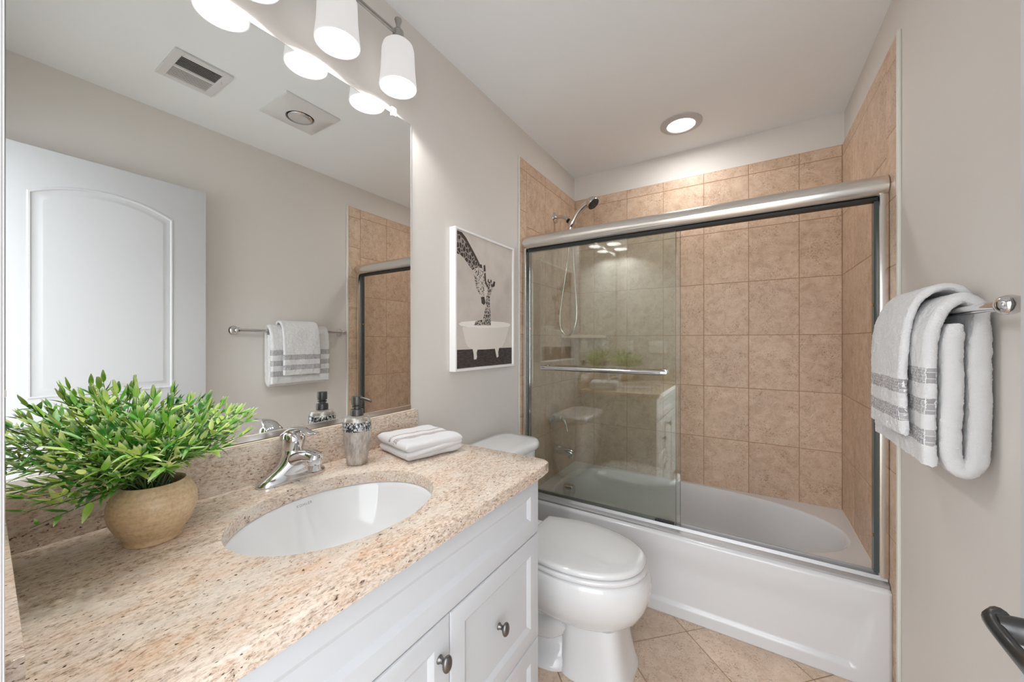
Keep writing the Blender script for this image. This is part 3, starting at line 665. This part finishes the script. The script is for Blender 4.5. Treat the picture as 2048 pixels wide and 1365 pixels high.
# ================================================================ framed picture
ART = [
 ('dark',[(-0.001, 0.136), (1.0, 0.142), (1.0, 0.0), (0.0, 0.0)]),
 ('tub',[(0.095, 0.303), (0.119, 0.247), (0.146, 0.191), (0.18, 0.158), (0.239, 0.14), (0.34, 0.133), (0.488, 0.133), (0.67, 0.136), (0.79, 0.149), (0.845, 0.186), (0.895, 0.25), (0.942, 0.322)]),
 ('rim',[(0.04, 0.325), (0.085, 0.34), (0.278, 0.354), (0.488, 0.361), (0.814, 0.362), (0.942, 0.355), (0.976, 0.343), (0.942, 0.325), (0.717, 0.312), (0.488, 0.305), (0.18, 0.304), (0.067, 0.311)]),
 ('tub',[(0.255, 0.143), (0.344, 0.138), (0.323, 0.109), (0.33, 0.077), (0.319, 0.059), (0.279, 0.058), (0.275, 0.096)]),
 ('tub',[(0.651, 0.141), (0.736, 0.143), (0.717, 0.106), (0.724, 0.069), (0.689, 0.061), (0.67, 0.097)]),
 ('fur',[(-0.005, 0.997), (0.091, 0.995), (0.148, 0.965), (0.2, 0.925), (0.256, 0.888), (0.317, 0.843), (0.379, 0.796), (0.411, 0.775), (0.337, 0.77), (0.256, 0.739), (0.201, 0.765), (0.13, 0.806), (0.064, 0.83), (-0.004, 0.831)]),
 ('dark',[(0.004, 0.999), (0.091, 0.997), (0.154, 0.968), (0.212, 0.927), (0.276, 0.882), (0.337, 0.836), (0.396, 0.786), (0.375, 0.783), (0.313, 0.824), (0.236, 0.877), (0.167, 0.924), (0.101, 0.961), (0.045, 0.978), (0.004, 0.982)]),
 ('face',[(0.248, 0.738), (0.337, 0.771), (0.421, 0.778), (0.454, 0.754), (0.469, 0.68), (0.478, 0.655), (0.454, 0.604), (0.456, 0.558), (0.478, 0.508), (0.452, 0.485), (0.409, 0.499), (0.384, 0.562), (0.334, 0.594), (0.297, 0.664), (0.272, 0.706)]),
 ('fur2',[(0.283, 0.698), (0.313, 0.701), (0.338, 0.631), (0.369, 0.588), (0.384, 0.562), (0.33, 0.592), (0.301, 0.646)]),
 ('dark',[(0.397, 0.544), (0.454, 0.553), (0.478, 0.508), (0.452, 0.485), (0.409, 0.497)]),
 ('dark',[(0.379, 0.773), (0.383, 0.801), (0.411, 0.802), (0.421, 0.774)]),
 ('dark',[(0.443, 0.752), (0.443, 0.801), (0.473, 0.806), (0.48, 0.756)]),
 ('dark',[(0.452, 0.735), (0.478, 0.747), (0.487, 0.682), (0.509, 0.646), (0.482, 0.649), (0.456, 0.688)]),
 ('fur2',[(0.483, 0.494), (0.491, 0.551), (0.513, 0.59), (0.576, 0.593), (0.558, 0.517), (0.572, 0.366), (0.577, 0.328), (0.466, 0.325), (0.278, 0.32), (0.298, 0.348), (0.37, 0.361), (0.433, 0.37), (0.455, 0.418), (0.476, 0.475)]),
 ('fur2',[(0.498, 0.645), (0.515, 0.675), (0.576, 0.683), (0.622, 0.657), (0.599, 0.626), (0.576, 0.59), (0.513, 0.585), (0.513, 0.618)]),
 ('dark',[(0.594, 0.652), (0.631, 0.694), (0.659, 0.689), (0.645, 0.651), (0.604, 0.64)]),
 ('dark',[(0.513, 0.673), (0.52, 0.699), (0.535, 0.701), (0.54, 0.676)]),
 ('dark',[(0.562, 0.678), (0.567, 0.699), (0.585, 0.701), (0.594, 0.681)]),
 ('dark',[(0.496, 0.631), (0.469, 0.68), (0.487, 0.68), (0.513, 0.647)]),
]

FYA, FYB, FZA, FZB = 1.2185, 1.6935, 1.096, 1.7215
pf = thing('framed_picture', 'white framed sepia picture of giraffes over a clawfoot bathtub, hung past the mirror', 'picture', (.0015, (FYA+FYB)/2, FZA))
b = BM(); fw, dp = .0095, .036
for lo, hi in (((.0008, FYA, FZA), (dp, FYA+fw, FZB)), ((.0008, FYB-fw, FZA), (dp, FYB, FZB)), ((.0008, FYA+fw, FZA), (dp, FYB-fw, FZA+fw)), ((.0008, FYA+fw, FZB-fw), (dp, FYB-fw, FZB))): box(b, lo, hi, .0008, 1)
finish('frame', b, mat('white_frame', srgb(238, 238, 238), .35), pf)
b = box(BM(), (.001, FYA+fw+.0002, FZA+fw+.0002), (.027, FYB-fw-.0002, FZB-fw-.0002), mi=0)
ms = {'bg': mat('print_background', srgb(210, 202, 194), .7)}
for k, c in (('dark', (58, 50, 48)), ('tub', (230, 224, 216)), ('rim', (244, 240, 234)), ('face', (196, 188, 180))): ms[k] = mat('print_'+k, srgb(*c), .7)
n = N(ms['bg']); n.link(n.ramp(n.noise(n.coords(), 6, 3), [(.3, srgb(198, 189, 181)), (.7, srgb(218, 210, 202))]), n.b.inputs['Base Color'])
n = N(ms['dark']); n.link(n.ramp(n.noise(n.coords((1, 1, 5)), 40, 4), [(.35, srgb(46, 38, 36)), (.7, srgb(86, 76, 72))]), n.b.inputs['Base Color'])
for k, s_, c1, c2 in (('fur', 55, (60, 52, 50), (165, 155, 147)), ('fur2', 85, (66, 58, 55), (200, 192, 184))):
    ms[k] = mat('print_'+k, (.5, .5, .5), .7); n = N(ms[k]); vo = n.new('ShaderNodeTexVoronoi', feature='DISTANCE_TO_EDGE'); vo.inputs['Scale'].default_value = s_
    n.link(n.coords((1, 1, .8)), vo.inputs['Vector']); n.link(n.ramp(vo.outputs['Distance'], [(.05, srgb(*c2)), (.14, srgb(*c1))]), n.b.inputs['Base Color'])
n = N(ms['face']); n.link(n.ramp(n.noise(n.coords(), 130, 1), [(.56, srgb(204, 196, 188)), (.62, srgb(70, 60, 56))]), n.b.inputs['Base Color'])
keys = ['bg', 'dark', 'tub', 'rim', 'face', 'fur', 'fur2']
py = lambda s_: FYA+fw+.003+s_*(FYB-FYA-2*fw-.006); pz = lambda t: FZA+fw+.003+t*(FZB-FZA-2*fw-.006)
for i, (k, pts) in enumerate(ART):
    x = .0272+.00004*i; vv = [b.verts.new((x, py(min(1, max(0, s_))), pz(min(1, max(0, t))))) for s_, t in pts]
    f = b.faces.new(vv); f.material_index = keys.index(k)
b.normal_update()
bmesh.ops.triangulate(b, faces=[f for f in b.faces if len(f.verts) > 4], ngon_method='EAR_CLIP')
finish('print', b, [ms[k] for k in keys], pf, smooth=0)

# ================================================================ soap dispenser
DX, DY = .097, .700
sp = thing('soap_dispenser', 'pewter soap dispenser with mosaic band and grey pump next to the faucet', 'soap dispenser', (DX, DY, CT))
PEWL = mat('brushed_pewter', srgb(196, 190, 184), .34, .5); n = N(PEWL); c_ = n.noise(n.coords((1, 1, .35)), 90, 5, .7)
n.link(n.ramp(c_, [(.35, srgb(150, 143, 137)), (.6, srgb(200, 194, 188)), (.75, srgb(226, 222, 218))]), n.b.inputs['Base Color']); n.bump(c_, .15, .0006)
b = lathe(BM(), [(.0265, CT+.0003), (.0285, CT+.002), (.0305, CT+.015), (.0345, CT+.040), (.0378, CT+.068), (.0393, CT+.088), (.0398, CT+.100), (.0392, CT+.1005), (.0390, CT+.128), (.0384, CT+.1285), (.0372, CT+.137), (.0345, CT+.1405), (.0200, CT+.1435), (.0150, CT+.144)], (DX, DY, 0), 'z', 48)
bo = finish('bottle', b, PEWL, sp)
MOS = mat('mosaic_chips', (.5, .5, .5), .12, .2, coat=.5); n = N(MOS); vo = n.new('ShaderNodeTexVoronoi', feature='F1'); ve = n.new('ShaderNodeTexVoronoi', feature='DISTANCE_TO_EDGE')
for q_ in (vo, ve): q_.inputs['Scale'].default_value = 240; n.link(n.coords((1, 1, .7)), q_.inputs['Vector'])
sx_ = n.new('ShaderNodeSeparateColor'); n.link(vo.outputs['Color'], sx_.inputs[0])
cc = n.ramp(sx_.outputs[0], [(.0, srgb(30, 34, 40)), (.38, srgb(70, 76, 84)), (.5, srgb(206, 208, 208)), (.8, srgb(240, 238, 232)), (1, srgb(110, 130, 150))])
n.link(n.mix(n.ramp(ve.outputs['Distance'], [(.03, (1, 1, 1)), (.08, (0, 0, 0))]), cc, srgb(24, 24, 26)), n.b.inputs['Base Color']); n.bump(ve.outputs['Distance'], .5, .001)
b = lathe(BM(), [(.0394, CT+.1004), (.0406, CT+.102), (.0403, CT+.115), (.0397, CT+.127), (.0386, CT+.1284)], (DX, DY, 0), 'z', 48, cap=(False, False)); finish('mosaic_band', b, MOS, bo)
GPL = mat('dark_grey_pump', (.105, .10, .098), .38, .75)
b = lathe(BM(), [(.0170, CT+.1436), (.0182, CT+.145), (.0182, CT+.160), (.0165, CT+.163), (.0110, CT+.1635), (.0110, CT+.168), (.0140, CT+.169), (.0140, CT+.172), (.0095, CT+.173), (.0095, CT+.176)], (DX, DY, 0), 'z', 32); pc = finish('pump_collar', b, GPL, sp)
b = lathe(BM(), [(.0095, CT+.1745), (.0145, CT+.1765), (.0150, CT+.179), (.0150, CT+.199), (.0142, CT+.2015), (.001, CT+.202)], (DX, DY, 0), 'z', 32); ph = finish('pump_head', b, GPL, sp)
b = tube(BM(), [(DX+.008, DY+.002, CT+.1965), (DX+.024, DY+.008, CT+.1945), (DX+.042, DY+.015, CT+.189), (DX+.045, DY+.016, CT+.186)], [.0048, .0042, .0036, .0034], 12); finish('spout', b, GPL, ph)

# ================================================================ towels
def wob(p, s_, a, seed=0): return Vector((noise.noise(p*s_+Vector((seed, 0, 0))), noise.noise(p*s_+Vector((0, seed+7, 0))), noise.noise(p*s_+Vector((0, 3, seed+11)))))*a
def drape(name, ctrl, y0, y1, th, bands, label, group, amp=.004, seed=1, ny=40, yfun=None, fat=1.0):
    """thick cloth: path ctrl (x,z) swept along y, rounded selvedges; z-bands of the first (front) leg get the woven band"""
    path = smooth_path([(c[0], 0, c[1]) for c in ctrl], 12)
    # resample densely
    L = [0]
    for a, c in zip(path, path[1:]): L.append(L[-1]+(c-a).length)
    def at(s_):
        for i in range(len(L)-1):
            if s_ <= L[i+1]: return path[i].lerp(path[i+1], (s_-L[i])/(L[i+1]-L[i]+1e-12))
        return path[-1].copy()
    n = int(L[-1]/.0024); pts = [at(L[-1]*i/n) for i in range(n+1)]
    top = max(range(n+1), key=lambda i: pts[i].z)
    # snap rows to the band limits on the front leg
    for z in [q for bnd in bands for q in bnd]:
        i = min(range(1, top), key=lambda i: abs(pts[i].z-z)); pts[i].z = z
    rings = []
    def edge(k): 
        s_ = abs(2*k/ny-1); return math.sqrt(max(0.0, 1-max(0, (s_-(1-2*th/(y1-y0)*.5))/(2*th/(y1-y0)*.5))**2)) if s_ > 1-th/(y1-y0) else 1
    # cross-section ring at each path point: front side then back side
    for i, p in enumerate(pts):
        t = (pts[min(i+1, n)]-pts[max(i-1, 0)]).normalized(); nn = Vector((-t.z, 0, t.x))
        endk = min(1, math.sqrt(max(0, 1-(1-min(1, min(i, n-i)/3))**2))*1+.25) if min(i, n-i) < 3 else 1
        ks = [0, .3, .8, 1.6]+list(range(3, ny-2))+[ny-1.6, ny-.8, ny-.3, ny]; ring = []
        for side, seq in ((1, ks), (-1, ks[::-1][1:-1])):
            for k in seq:
                y = y0+(y1-y0)*k/ny
                if yfun: y = yfun(y, p)
                h = edge(k)*th/2*endk*((1+(fat-1)*min(1, max(0, (1.265-p.z)/.03))) if i > top else 1); q = Vector((p.x, y, p.z)) + nn*h*side
                fade = min(1, abs(p.z-pts[top].z)/.05+.35)
                ww = wob(Vector((p.x*.5, y, p.z*.45)), 14, amp*fade, seed); q.x += ww.x; q.z += ww.z*.25
                q += wob(q, 60, .0016, seed) + wob(q, 330, .0016, seed)
                ring.append(q)
        rings.append(ring)
    bm = BM(); vr = loft(bm, rings)
    fi = {}
    for f in bm.faces:
        pass
    bm.verts.ensure_lookup_table(); m_ = len(rings[0])
    idx = {v: (i, k) for i, r in enumerate(vr) for k, v in enumerate(r)}
    for f in bm.faces:
        ii = [idx[v][0] for v in f.verts]
        if max(ii)-min(ii) != 1: continue
        a, c = pts[min(ii)], pts[max(ii)]; zm = (a.z+c.z)/2
        if max(ii) <= top and any(lo < zm < hi for lo, hi in bands): f.material_index = 1
    for v in bm.verts:   # woven bands lie a little lower than the terry
        pass
    return bm
# bar first
tb = thing('towel_bar', 'polished chrome towel bar on the right wall next to the shower', 'towel bar', (XR, 1.34, 1.292))
b = tube(BM(), [(1.470, 1.012, 1.292), (1.470, 1.672, 1.292)], .0095, 18); finish('bar', b, CHROME, tb)
for y, s_ in ((1.000, -1), (1.686, 1)):
    b = lathe(BM(), [(.027, 1.5235), (.027, 1.5195), (.023, 1.514), (.0125, 1.508), (.0095, 1.500), (.0095, 1.484)], (0, y, 1.292), 'x', 28)
    lathe(b, [(.0085, y-s_*.017), (.0135, y-s_*.014), (.0165, y-s_*.006), (.0175, y+s_*.003), (.0160, y+s_*.011), (.0110, y+s_*.017), (.004, y+s_*.020), (.0005, y+s_*.0205)], (1.470, 0, 1.292), 'y', 28)
    finish('post', b, CHROME, tb)
bands = [(1.137, 1.171), (1.071, 1.104), (1.004, 1.038)]
# bath towel: hem, front leg, over the bar, back leg, loop forward, inner leg
ctrl = [(1.427, .958), (1.426, 1.00), (1.424, 1.10), (1.425, 1.20), (1.431, 1.262), (1.447, 1.303), (1.472, 1.320), (1.493, 1.303), (1.498, 1.262), (1.4975, 1.15), (1.4975, 1.02), (1.495, .975), (1.478, .955), (1.463, .972), (1.4585, 1.02), (1.4585, 1.15), (1.4595, 1.240), (1.463, 1.266)]
b = drape('bath_towel', ctrl, 1.160, 1.542, .0235, bands, '', '', amp=.006, seed=3, ny=150, fat=1.4)
b.transform(Matrix.Identity(4))
one('bath_towel', b, [TERRY, BAND], 'large white bath towel with three grey bands folded over the wall bar', 'towel', (1.47, 1.35, .955), 'white banded towels')
# a second visible fold of the same towel's near edge lies inside the front leg
ctrl = [(1.400, 1.008), (1.399, 1.06), (1.398, 1.15), (1.401, 1.235), (1.410, 1.292), (1.432, 1.336), (1.464, 1.352), (1.490, 1.343), (1.504, 1.31), (1.509, 1.285)]
bands2 = [(1.108, 1.140), (1.043, 1.075)]
b = drape('hand_towel', ctrl, 1.222, 1.462, .0165, bands2, '', '', amp=.005, seed=9, ny=100)
one('hand_towel', b, [TERRY, BAND], 'smaller white hand towel with two grey bands draped over the bath towel', 'towel', (1.45, 1.34, 1.005), 'white banded towels')
# folded washcloth on the counter
wc = thing('washcloth', 'folded white washcloth with taupe bands on the granite counter corner', 'towel', (.160, .893, CT), math.radians(-14))
def slab(bm, w, d, t, z, ox=0, oy=0, seed=0, bandx=(), fold=None, nx=46, nyy=44):
    top, bot = [], []
    xs = [math.sin(math.pi/2*(-1+2*i/nx)) for i in range(nx+1)]
    for lim in [q for bb in bandx for q in bb]:
        i = min(range(len(xs)), key=lambda i: abs(xs[i]*w/2-lim)); xs[i] = lim*2/w
    ys = [math.sin(math.pi/2*(-1+2*j/nyy)) for j in range(nyy+1)]
    xs = [math.copysign(1-(1-abs(x))**1.0, x) for x in xs]
    for sgn, arr in ((1, top), (-1, bot)):
        for x in xs:
            row = []
            for y in ys:
                e = max(0, (1-abs(x)**(w/t*2.2))*(1-abs(y)**(d/t*2.2)))**.5
                p = Vector((x*w/2+ox+.005*noise.noise(Vector((y*2.2, seed, x))), y*d/2+oy+.004*noise.noise(Vector((x*2.2, seed+5, y))), 0)); sag = noise.noise(Vector((p.x*9+seed, p.y*9, seed)))*.0055 + noise.noise(Vector((p.x*28, p.y*28+seed, 2)))*.0022
                p.z = z+t/2+sgn*t/2*e + (sag if sgn > 0 else 0)*e
                row.append(bm.verts.new(p))
            arr.append(row)
    for arr, fl in ((top, 0), (bot, 1)):
        for i in range(nx):
            for j in range(nyy):
                q = (arr[i][j], arr[i+1][j], arr[i+1][j+1], arr[i][j+1]); f = bm.faces.new(q if not fl else q[::-1])
                xm = (xs[i]+xs[i+1])/2*w/2
                if not fl and any(a < xm < c for a, c in bandx): f.material_index = 1
    bmesh.ops.remove_doubles(bm, verts=bm.verts, dist=1e-6)
b = BM(); slab(b, .198, .200, .030, .0008, -.002, .004, 4); finish('lower_fold', b, TERRY, wc, local=True, smooth=60)
b = BM(); slab(b, .206, .204, .032, .0285, 0, 0, 1, bandx=((-.022, -.009), (.016, .040))); finish('upper_fold', b, [TERRY, BAND2], wc, local=True, smooth=60)
b = BM(); tube(b, smooth_path([(.092, -.100, .022), (.096, -.05, .026), (.097, .0, .029), (.095, .05, .031), (.090, .099, .032)], 6), .0105, 14, flat=.9); finish('hem', b, TERRY, wc, local=True, smooth=60)

# ================================================================ potted plant
PX, PY = .152, .233
pp = thing('potted_plant', 'bushy green artificial plant in a round tan ceramic pot', 'plant', (PX, PY, CT))
POT = mat('tan_glazed_ceramic', srgb(196, 166, 128), .38, coat=.25); n = N(POT)
c_ = n.noise(n.coords((1, 1, 9)), 18, 5, .65, .4); n.link(n.mix(.6, n.ramp(c_, [(.35, srgb(188, 158, 118)), (.5, srgb(212, 186, 148)), (.68, srgb(230, 208, 176))]), n.ramp(n.noise(n.coords(), 160, 3), [(.3, srgb(170, 140, 105)), (.6, srgb(208, 182, 146))])), n.b.inputs['Base Color'])
b = lathe(BM(), [(.036, CT+.0004), (.0405, CT+.001), (.0415, CT+.005), (.0405, CT+.009), (.0425, CT+.012), (.052, CT+.026), (.0600, CT+.044), (.0632, CT+.060), (.0625, CT+.074), (.0575, CT+.090), (.0500, CT+.101), (.0475, CT+.105), (.0455, CT+.1065), (.0430, CT+.105), (.0420, CT+.100), (.0460, CT+.085)], (PX, PY, 0), 'z', 56, cap=(True, False))
finish('pot', b, POT, pp, smooth=60)
b = BM(); lathe(b, [(.0455, CT+.086), (.03, CT+.092), (.001, CT+.094)], (PX, PY, 0), 'z', 32)
for v in b.verts: v.co.z += noise.noise(v.co*90)*.003
finish('soil', b, mat('dark_soil', (.018, .016, .015), .7), pp)
def leaf_mat():
    m = mat('plant_leaf', (.2, .5, .1), .38, spec=.45); n = N(m); geo = n.new('ShaderNodeNewGeometry'); at_ = n.new('ShaderNodeAttribute', attribute_name='tip')
    base = n.ramp(geo.outputs['Random Per Island'], [(0, srgb(50, 118, 42)), (.28, srgb(82, 156, 48)), (.5, srgb(128, 188, 66)), (.75, srgb(178, 210, 96)), (1, srgb(208, 224, 132))])
    c = n.mix(n.ramp(at_.outputs['Fac'], [(.55, (0, 0, 0)), (1, (.75, .75, .75))]), base, srgb(222, 232, 184)); n.link(c, n.b.inputs['Base Color'])
    n.b.inputs['Subsurface Weight'].default_value = 0; n.b.inputs['Transmission Weight'].default_value = 0
    return m
LEAF = leaf_mat(); STEM = mat('plant_stem', srgb(70, 96, 48), .5)
rnd = random.Random(11)
lb = BM(); tipl = lb.verts.layers.float.new('tip'); sb_ = BM()
def leaf(p, d, up, ln, wd, bend):
    d = d.normalized(); s_ = d.cross(up); 
    if s_.length < 1e-3: s_ = d.cross(Vector((1, 0, 0)))
    s_.normalize(); u = s_.cross(d).normalized(); K = 6; prev = None
    for k in range(K+1):
        t = k/K; w_ = wd*(math.sin(math.pi*min(1, t**.72))**.85)*(1-.15*t)+.0004; c = p+d*ln*t+u*(bend*ln*(t*t))
        row = [lb.verts.new(c+s_*w_+u*w_*.45), lb.verts.new(c), lb.verts.new(c-s_*w_+u*w_*.45)]
        for v in row: v[tipl] = t
        if prev:
            for a in (0, 1): lb.faces.new((prev[a], prev[a+1], row[a+1], row[a]))
        prev = row
def keep(q): return q.x > .022 and q.y > .058 and q.z > CT+.03 and not (q.z < .972 and q.y < .082) and not ((Vector((q.x-PX, q.y-PY)).length < .066) and q.z < CT+.108)
def branch(tip, lift, r0=.0012, nleaf=16, lsc=1.0):
    a = rnd.random()*6.28; p0 = Vector((PX+.030*math.cos(a)*rnd.random(), PY+.030*math.sin(a)*rnd.random(), CT+.088))
    tip = Vector(tip); mid_ = p0.lerp(tip, .45)+Vector((0, 0, lift)); rim = p0.lerp(mid_, .45)+Vector((0, 0, .018))
    pts = smooth_path([p0, rim, mid_, tip], 7); n_ = len(pts)
    tube(sb_, pts, [r0*(1.25-.8*i/(n_-1)) for i in range(n_)], 5)
    for j in range(nleaf):
        t = .34+.66*(j+rnd.random()*.5)/nleaf; f = t*(n_-1); i = min(n_-2, int(f)); q = pts[i].lerp(pts[i+1], f-i)
        d0 = (pts[i+1]-pts[i]).normalized(); s_ = d0.cross(Vector((0, 0, 1))).normalized()*(1 if j % 2 else -1)
        dd = d0*rnd.uniform(.35, .85)+s_*rnd.uniform(.35, 1.0)+Vector((0, 0, rnd.uniform(-.5, .55)))
        ln = lsc*rnd.uniform(.020, .040)*(1-.22*abs(t-.6)); e = q+dd.normalized()*ln
        if keep(e) and keep(q): leaf(q, dd, Vector((rnd.uniform(-.4, .4), rnd.uniform(-.4, .4), 1)), ln, ln*rnd.uniform(.105, .15), rnd.uniform(-.45, .45))
    d0 = (pts[-1]-pts[-2]).normalized()
    for s2 in (-.35, 0, .35):
        dd = d0+d0.cross(Vector((0, 0, 1)))*s2+Vector((0, 0, rnd.uniform(-.1, .3))); 
        if keep(tip+dd.normalized()*.028): leaf(tip, dd, Vector((0, 0, 1)), .028*lsc, .0042, .2)
tips = [(.17, .072, .972), (.20, .085, .955), (.13, .080, 1.000), (.15, .075, 1.030), (.10, .078, 1.050), (.20, .082, 1.040), (.07, .085, 1.085), (.14, .085, 1.080), (.24, .10, 1.00), (.25, .105, 1.045),
        (.05, .110, 1.10), (.10, .11, 1.125), (.16, .12, 1.115), (.22, .12, 1.085), (.06, .15, 1.135), (.11, .165, 1.150), (.17, .165, 1.140), (.23, .155, 1.10),
        (.07, .20, 1.150), (.12, .215, 1.160), (.17, .205, 1.150), (.22, .20, 1.118), (.08, .25, 1.135), (.13, .265, 1.145), (.18, .25, 1.128), (.22, .24, 1.095),
        (.06, .30, 1.115), (.11, .315, 1.120), (.16, .30, 1.110), (.20, .29, 1.085), (.07, .355, 1.100), (.10, .375, 1.085), (.13, .345, 1.09), (.17, .335, 1.06), (.055, .385, 1.075), (.09, .36, 1.03),
        (.26, .19, 1.05), (.27, .22, 1.02), (.24, .26, 1.04), (.22, .30, 1.02), (.25, .145, 1.03), (.04, .18, 1.07), (.04, .24, 1.08), (.045, .30, 1.06), (.12, .14, 1.06), (.18, .14, 1.02), (.14, .19, 1.09), (.16, .28, 1.06), (.19, .22, 1.07), (.10, .26, 1.07)]
tips += [(.09, .40, 1.065), (.07, .395, 1.045), (.12, .385, 1.05), (.14, .37, 1.02), (.06, .34, 1.02), (.08, .10, 1.02), (.10, .09, .99), (.18, .10, 1.065), (.23, .17, 1.01), (.22, .11, 1.02), (.27, .17, 1.07), (.25, .24, 1.08), (.19, .08, 1.01), (.16, .078, .99)]
tips += [(t[0]+rnd.uniform(-.02, .02), t[1]+rnd.uniform(-.02, .02), t[2]-rnd.uniform(.015, .045)) for t in tips[10:36]]
for t in tips:
    if t[2] < 1.0: t = (t[0], max(t[1], .086), t[2])
    t = (t[0], t[1] if t[1] < .3 else t[1]+.012, min(t[2], 1.19)-.022*min(1, max(0, (t[2]-1.04)/.05)))
    branch(t, rnd.uniform(.012, .03) if t[2] < 1.06 else rnd.uniform(.0, .02), nleaf=rnd.randint(17, 24))
finish('stems', sb_, STEM, pp); finish('foliage', lb, LEAF, pp, smooth=80)

# ================================================================ ceiling fittings
rl = thing('recessed_light', 'lit round recessed ceiling light over the bathtub', 'ceiling light', (.777, 2.262, H))
b = lathe(BM(), [(.108, H-.0003), (.108, H-.003), (.100, H-.008), (.078, H-.0125), (.0735, H-.0115), (.0735, H-.0010)], (.777, 2.262, 0), 'z', 56, cap=(False, False)); finish('trim_ring', b, mat('white_ring', srgb(190, 190, 190), .4), rl)
b = lathe(BM(), [(.073, H-.0020), (.073, H-.0065), (.045, H-.009), (.001, H-.010)], (.777, 2.262, 0), 'z', 48); finish('diffuser', b, LED, rl)
cv = thing('ceiling_vent', 'white slotted ceiling air vent, seen in the mirror left of the heat lamp', 'air vent', (1.035, .662, H))
b = BM(); X0, X1, Y0, Y1 = .910, 1.160, .559, .765
for lo, hi in (((X0, Y0, H-.010), (X1, Y0+.030, H-.0003)), ((X0, Y1-.030, H-.010), (X1, Y1, H-.0003)), ((X0, Y0+.030, H-.010), (X0+.030, Y1-.030, H-.0003)), ((X1-.030, Y0+.030, H-.010), (X1, Y1-.030, H-.0003))): box(b, lo, hi, .0015, 1)
box(b, (1.029, Y0+.030, H-.009), (1.041, Y1-.030, H-.002)); fr = finish('frame', b, WPLAST, cv)
finish('duct_opening', box(BM(), (X0+.030, Y0+.030, H-.0022), (X1-.030, Y1-.030, H-.0006)), mat('dark_duct', (.03, .03, .03), .8), cv)
for g0, sl in ((X0+.035, 1), (1.046, -1)):
    for k in range(8):
        x = g0+.0112*k; hw_ = .0036 if sl > 0 else .0027; b = BM(); a, c_lo = (0, .0034) if sl > 0 else (.0002, 0)
        prism(b, [(x-hw_, H-.009+a), (x+hw_, H-.009+c_lo), (x+hw_, H-.008+c_lo), (x-hw_, H-.008+a)], 'xz', Y0+.030, Y1-.030); finish('slat', b, WPLAST, fr)
b = tube(BM(), [(.985, .745, H-.009), (.985, .748, H-.022)], .002, 8); finish('damper_lever', b, WPLAST, cv)
hl_ = thing('heat_lamp', 'square white ceiling plate holding a silvered heat lamp bulb', 'ceiling light', (.940, 1.082, H))
b = BM(); hx, hy, hs_ = .942, 1.083, .140
def sq(s_, z, N_=48): return rect_ring(hx, hy, hx-s_, hx+s_, hy-s_, hy+s_, z, N_)
def ci(r, z, N_=48): return [Vector((hx+r*math.cos(2*math.pi*i/N_), hy+r*math.sin(2*math.pi*i/N_), z)) for i in range(N_)]
loft(b, [sq(hs_, H-.0003), sq(hs_, H-.006), sq(hs_-.006, H-.010), ci(.074, H-.022), ci(.068, H-.022), ci(.066, H-.0025)], cap=(False, False)); finish('plate', b, WPLAST, hl_, smooth=25)
finish('socket', lathe(BM(), [(.066, H-.0030), (.066, H-.0010)], (hx, hy, 0), 'z', 40), BLACK, hl_)
b = lathe(BM(), [(.020, H-.0035), (.048, H-.008), (.056, H-.016), (.0575, H-.020)], (hx, hy, 0), 'z', 40, cap=(False, False)); finish('reflector', b, CHROME, hl_)
b = lathe(BM(), [(.0575, H-.020), (.052, H-.0245), (.036, H-.028), (.018, H-.0295), (.001, H-.030)], (hx, hy, 0), 'z', 40, cap=(False, False)); finish('bulb_face', b, mat('silvered_glass', (.8, .8, .82), .10, .9), hl_)

# ================================================================ plates on the end wall (seen mirrored in the shower glass)
PLATEW = mat('white_plate_plastic', srgb(244, 244, 242), .3)
def plate(name, label, cat, x, z, gangs, sw):
    wd = .070+.046*(gangs-1); t = thing(name, label, cat, (x, YF, z))
    b = BM(); box(b, (x-wd/2, YF+.0003, z-.0575), (x+wd/2, YF+.0062, z+.0575), .003, 2); finish('cover_plate', b, PLATEW, t)
    for g in range(gangs):
        gx = x+(g-(gangs-1)/2)*.046
        if sw: b = BM(); box(b, (gx-.005, YF+.0064, z-.012), (gx+.005, YF+.0085, z+.012), .001, 1); box(b, (gx-.0038, YF+.008, z+.001), (gx+.0038, YF+.016, z+.009), .001, 1); finish('toggle', b, PLATEW, t)
        else:
            for dz in (-.020, .020):
                b = lathe(BM(), [(.0168, YF+.0063), (.0165, YF+.0078)], (gx, 0, z+dz), 'y', 24); r = finish('receptacle', b, PLATEW, t)
                b = BM()
                for dx in (-.0062, .0062): box(b, (gx+dx-.001, YF+.0079, z+dz-.002), (gx+dx+.001, YF+.0082, z+dz+.006))
                lathe(b, [(.0022, YF+.0079), (.0022, YF+.0082)], (gx, 0, z+dz-.007), 'y', 10); finish('slots', b, BLACK, r)
plate('wall_outlet', 'white duplex outlet on the end wall above the counter, mirrored in the shower glass', 'outlet', .124, 1.17, 1, False)
plate('light_switch', 'white triple toggle switch plate right of the outlet in the glass reflection', 'light switch', .389, 1.17, 3, True)
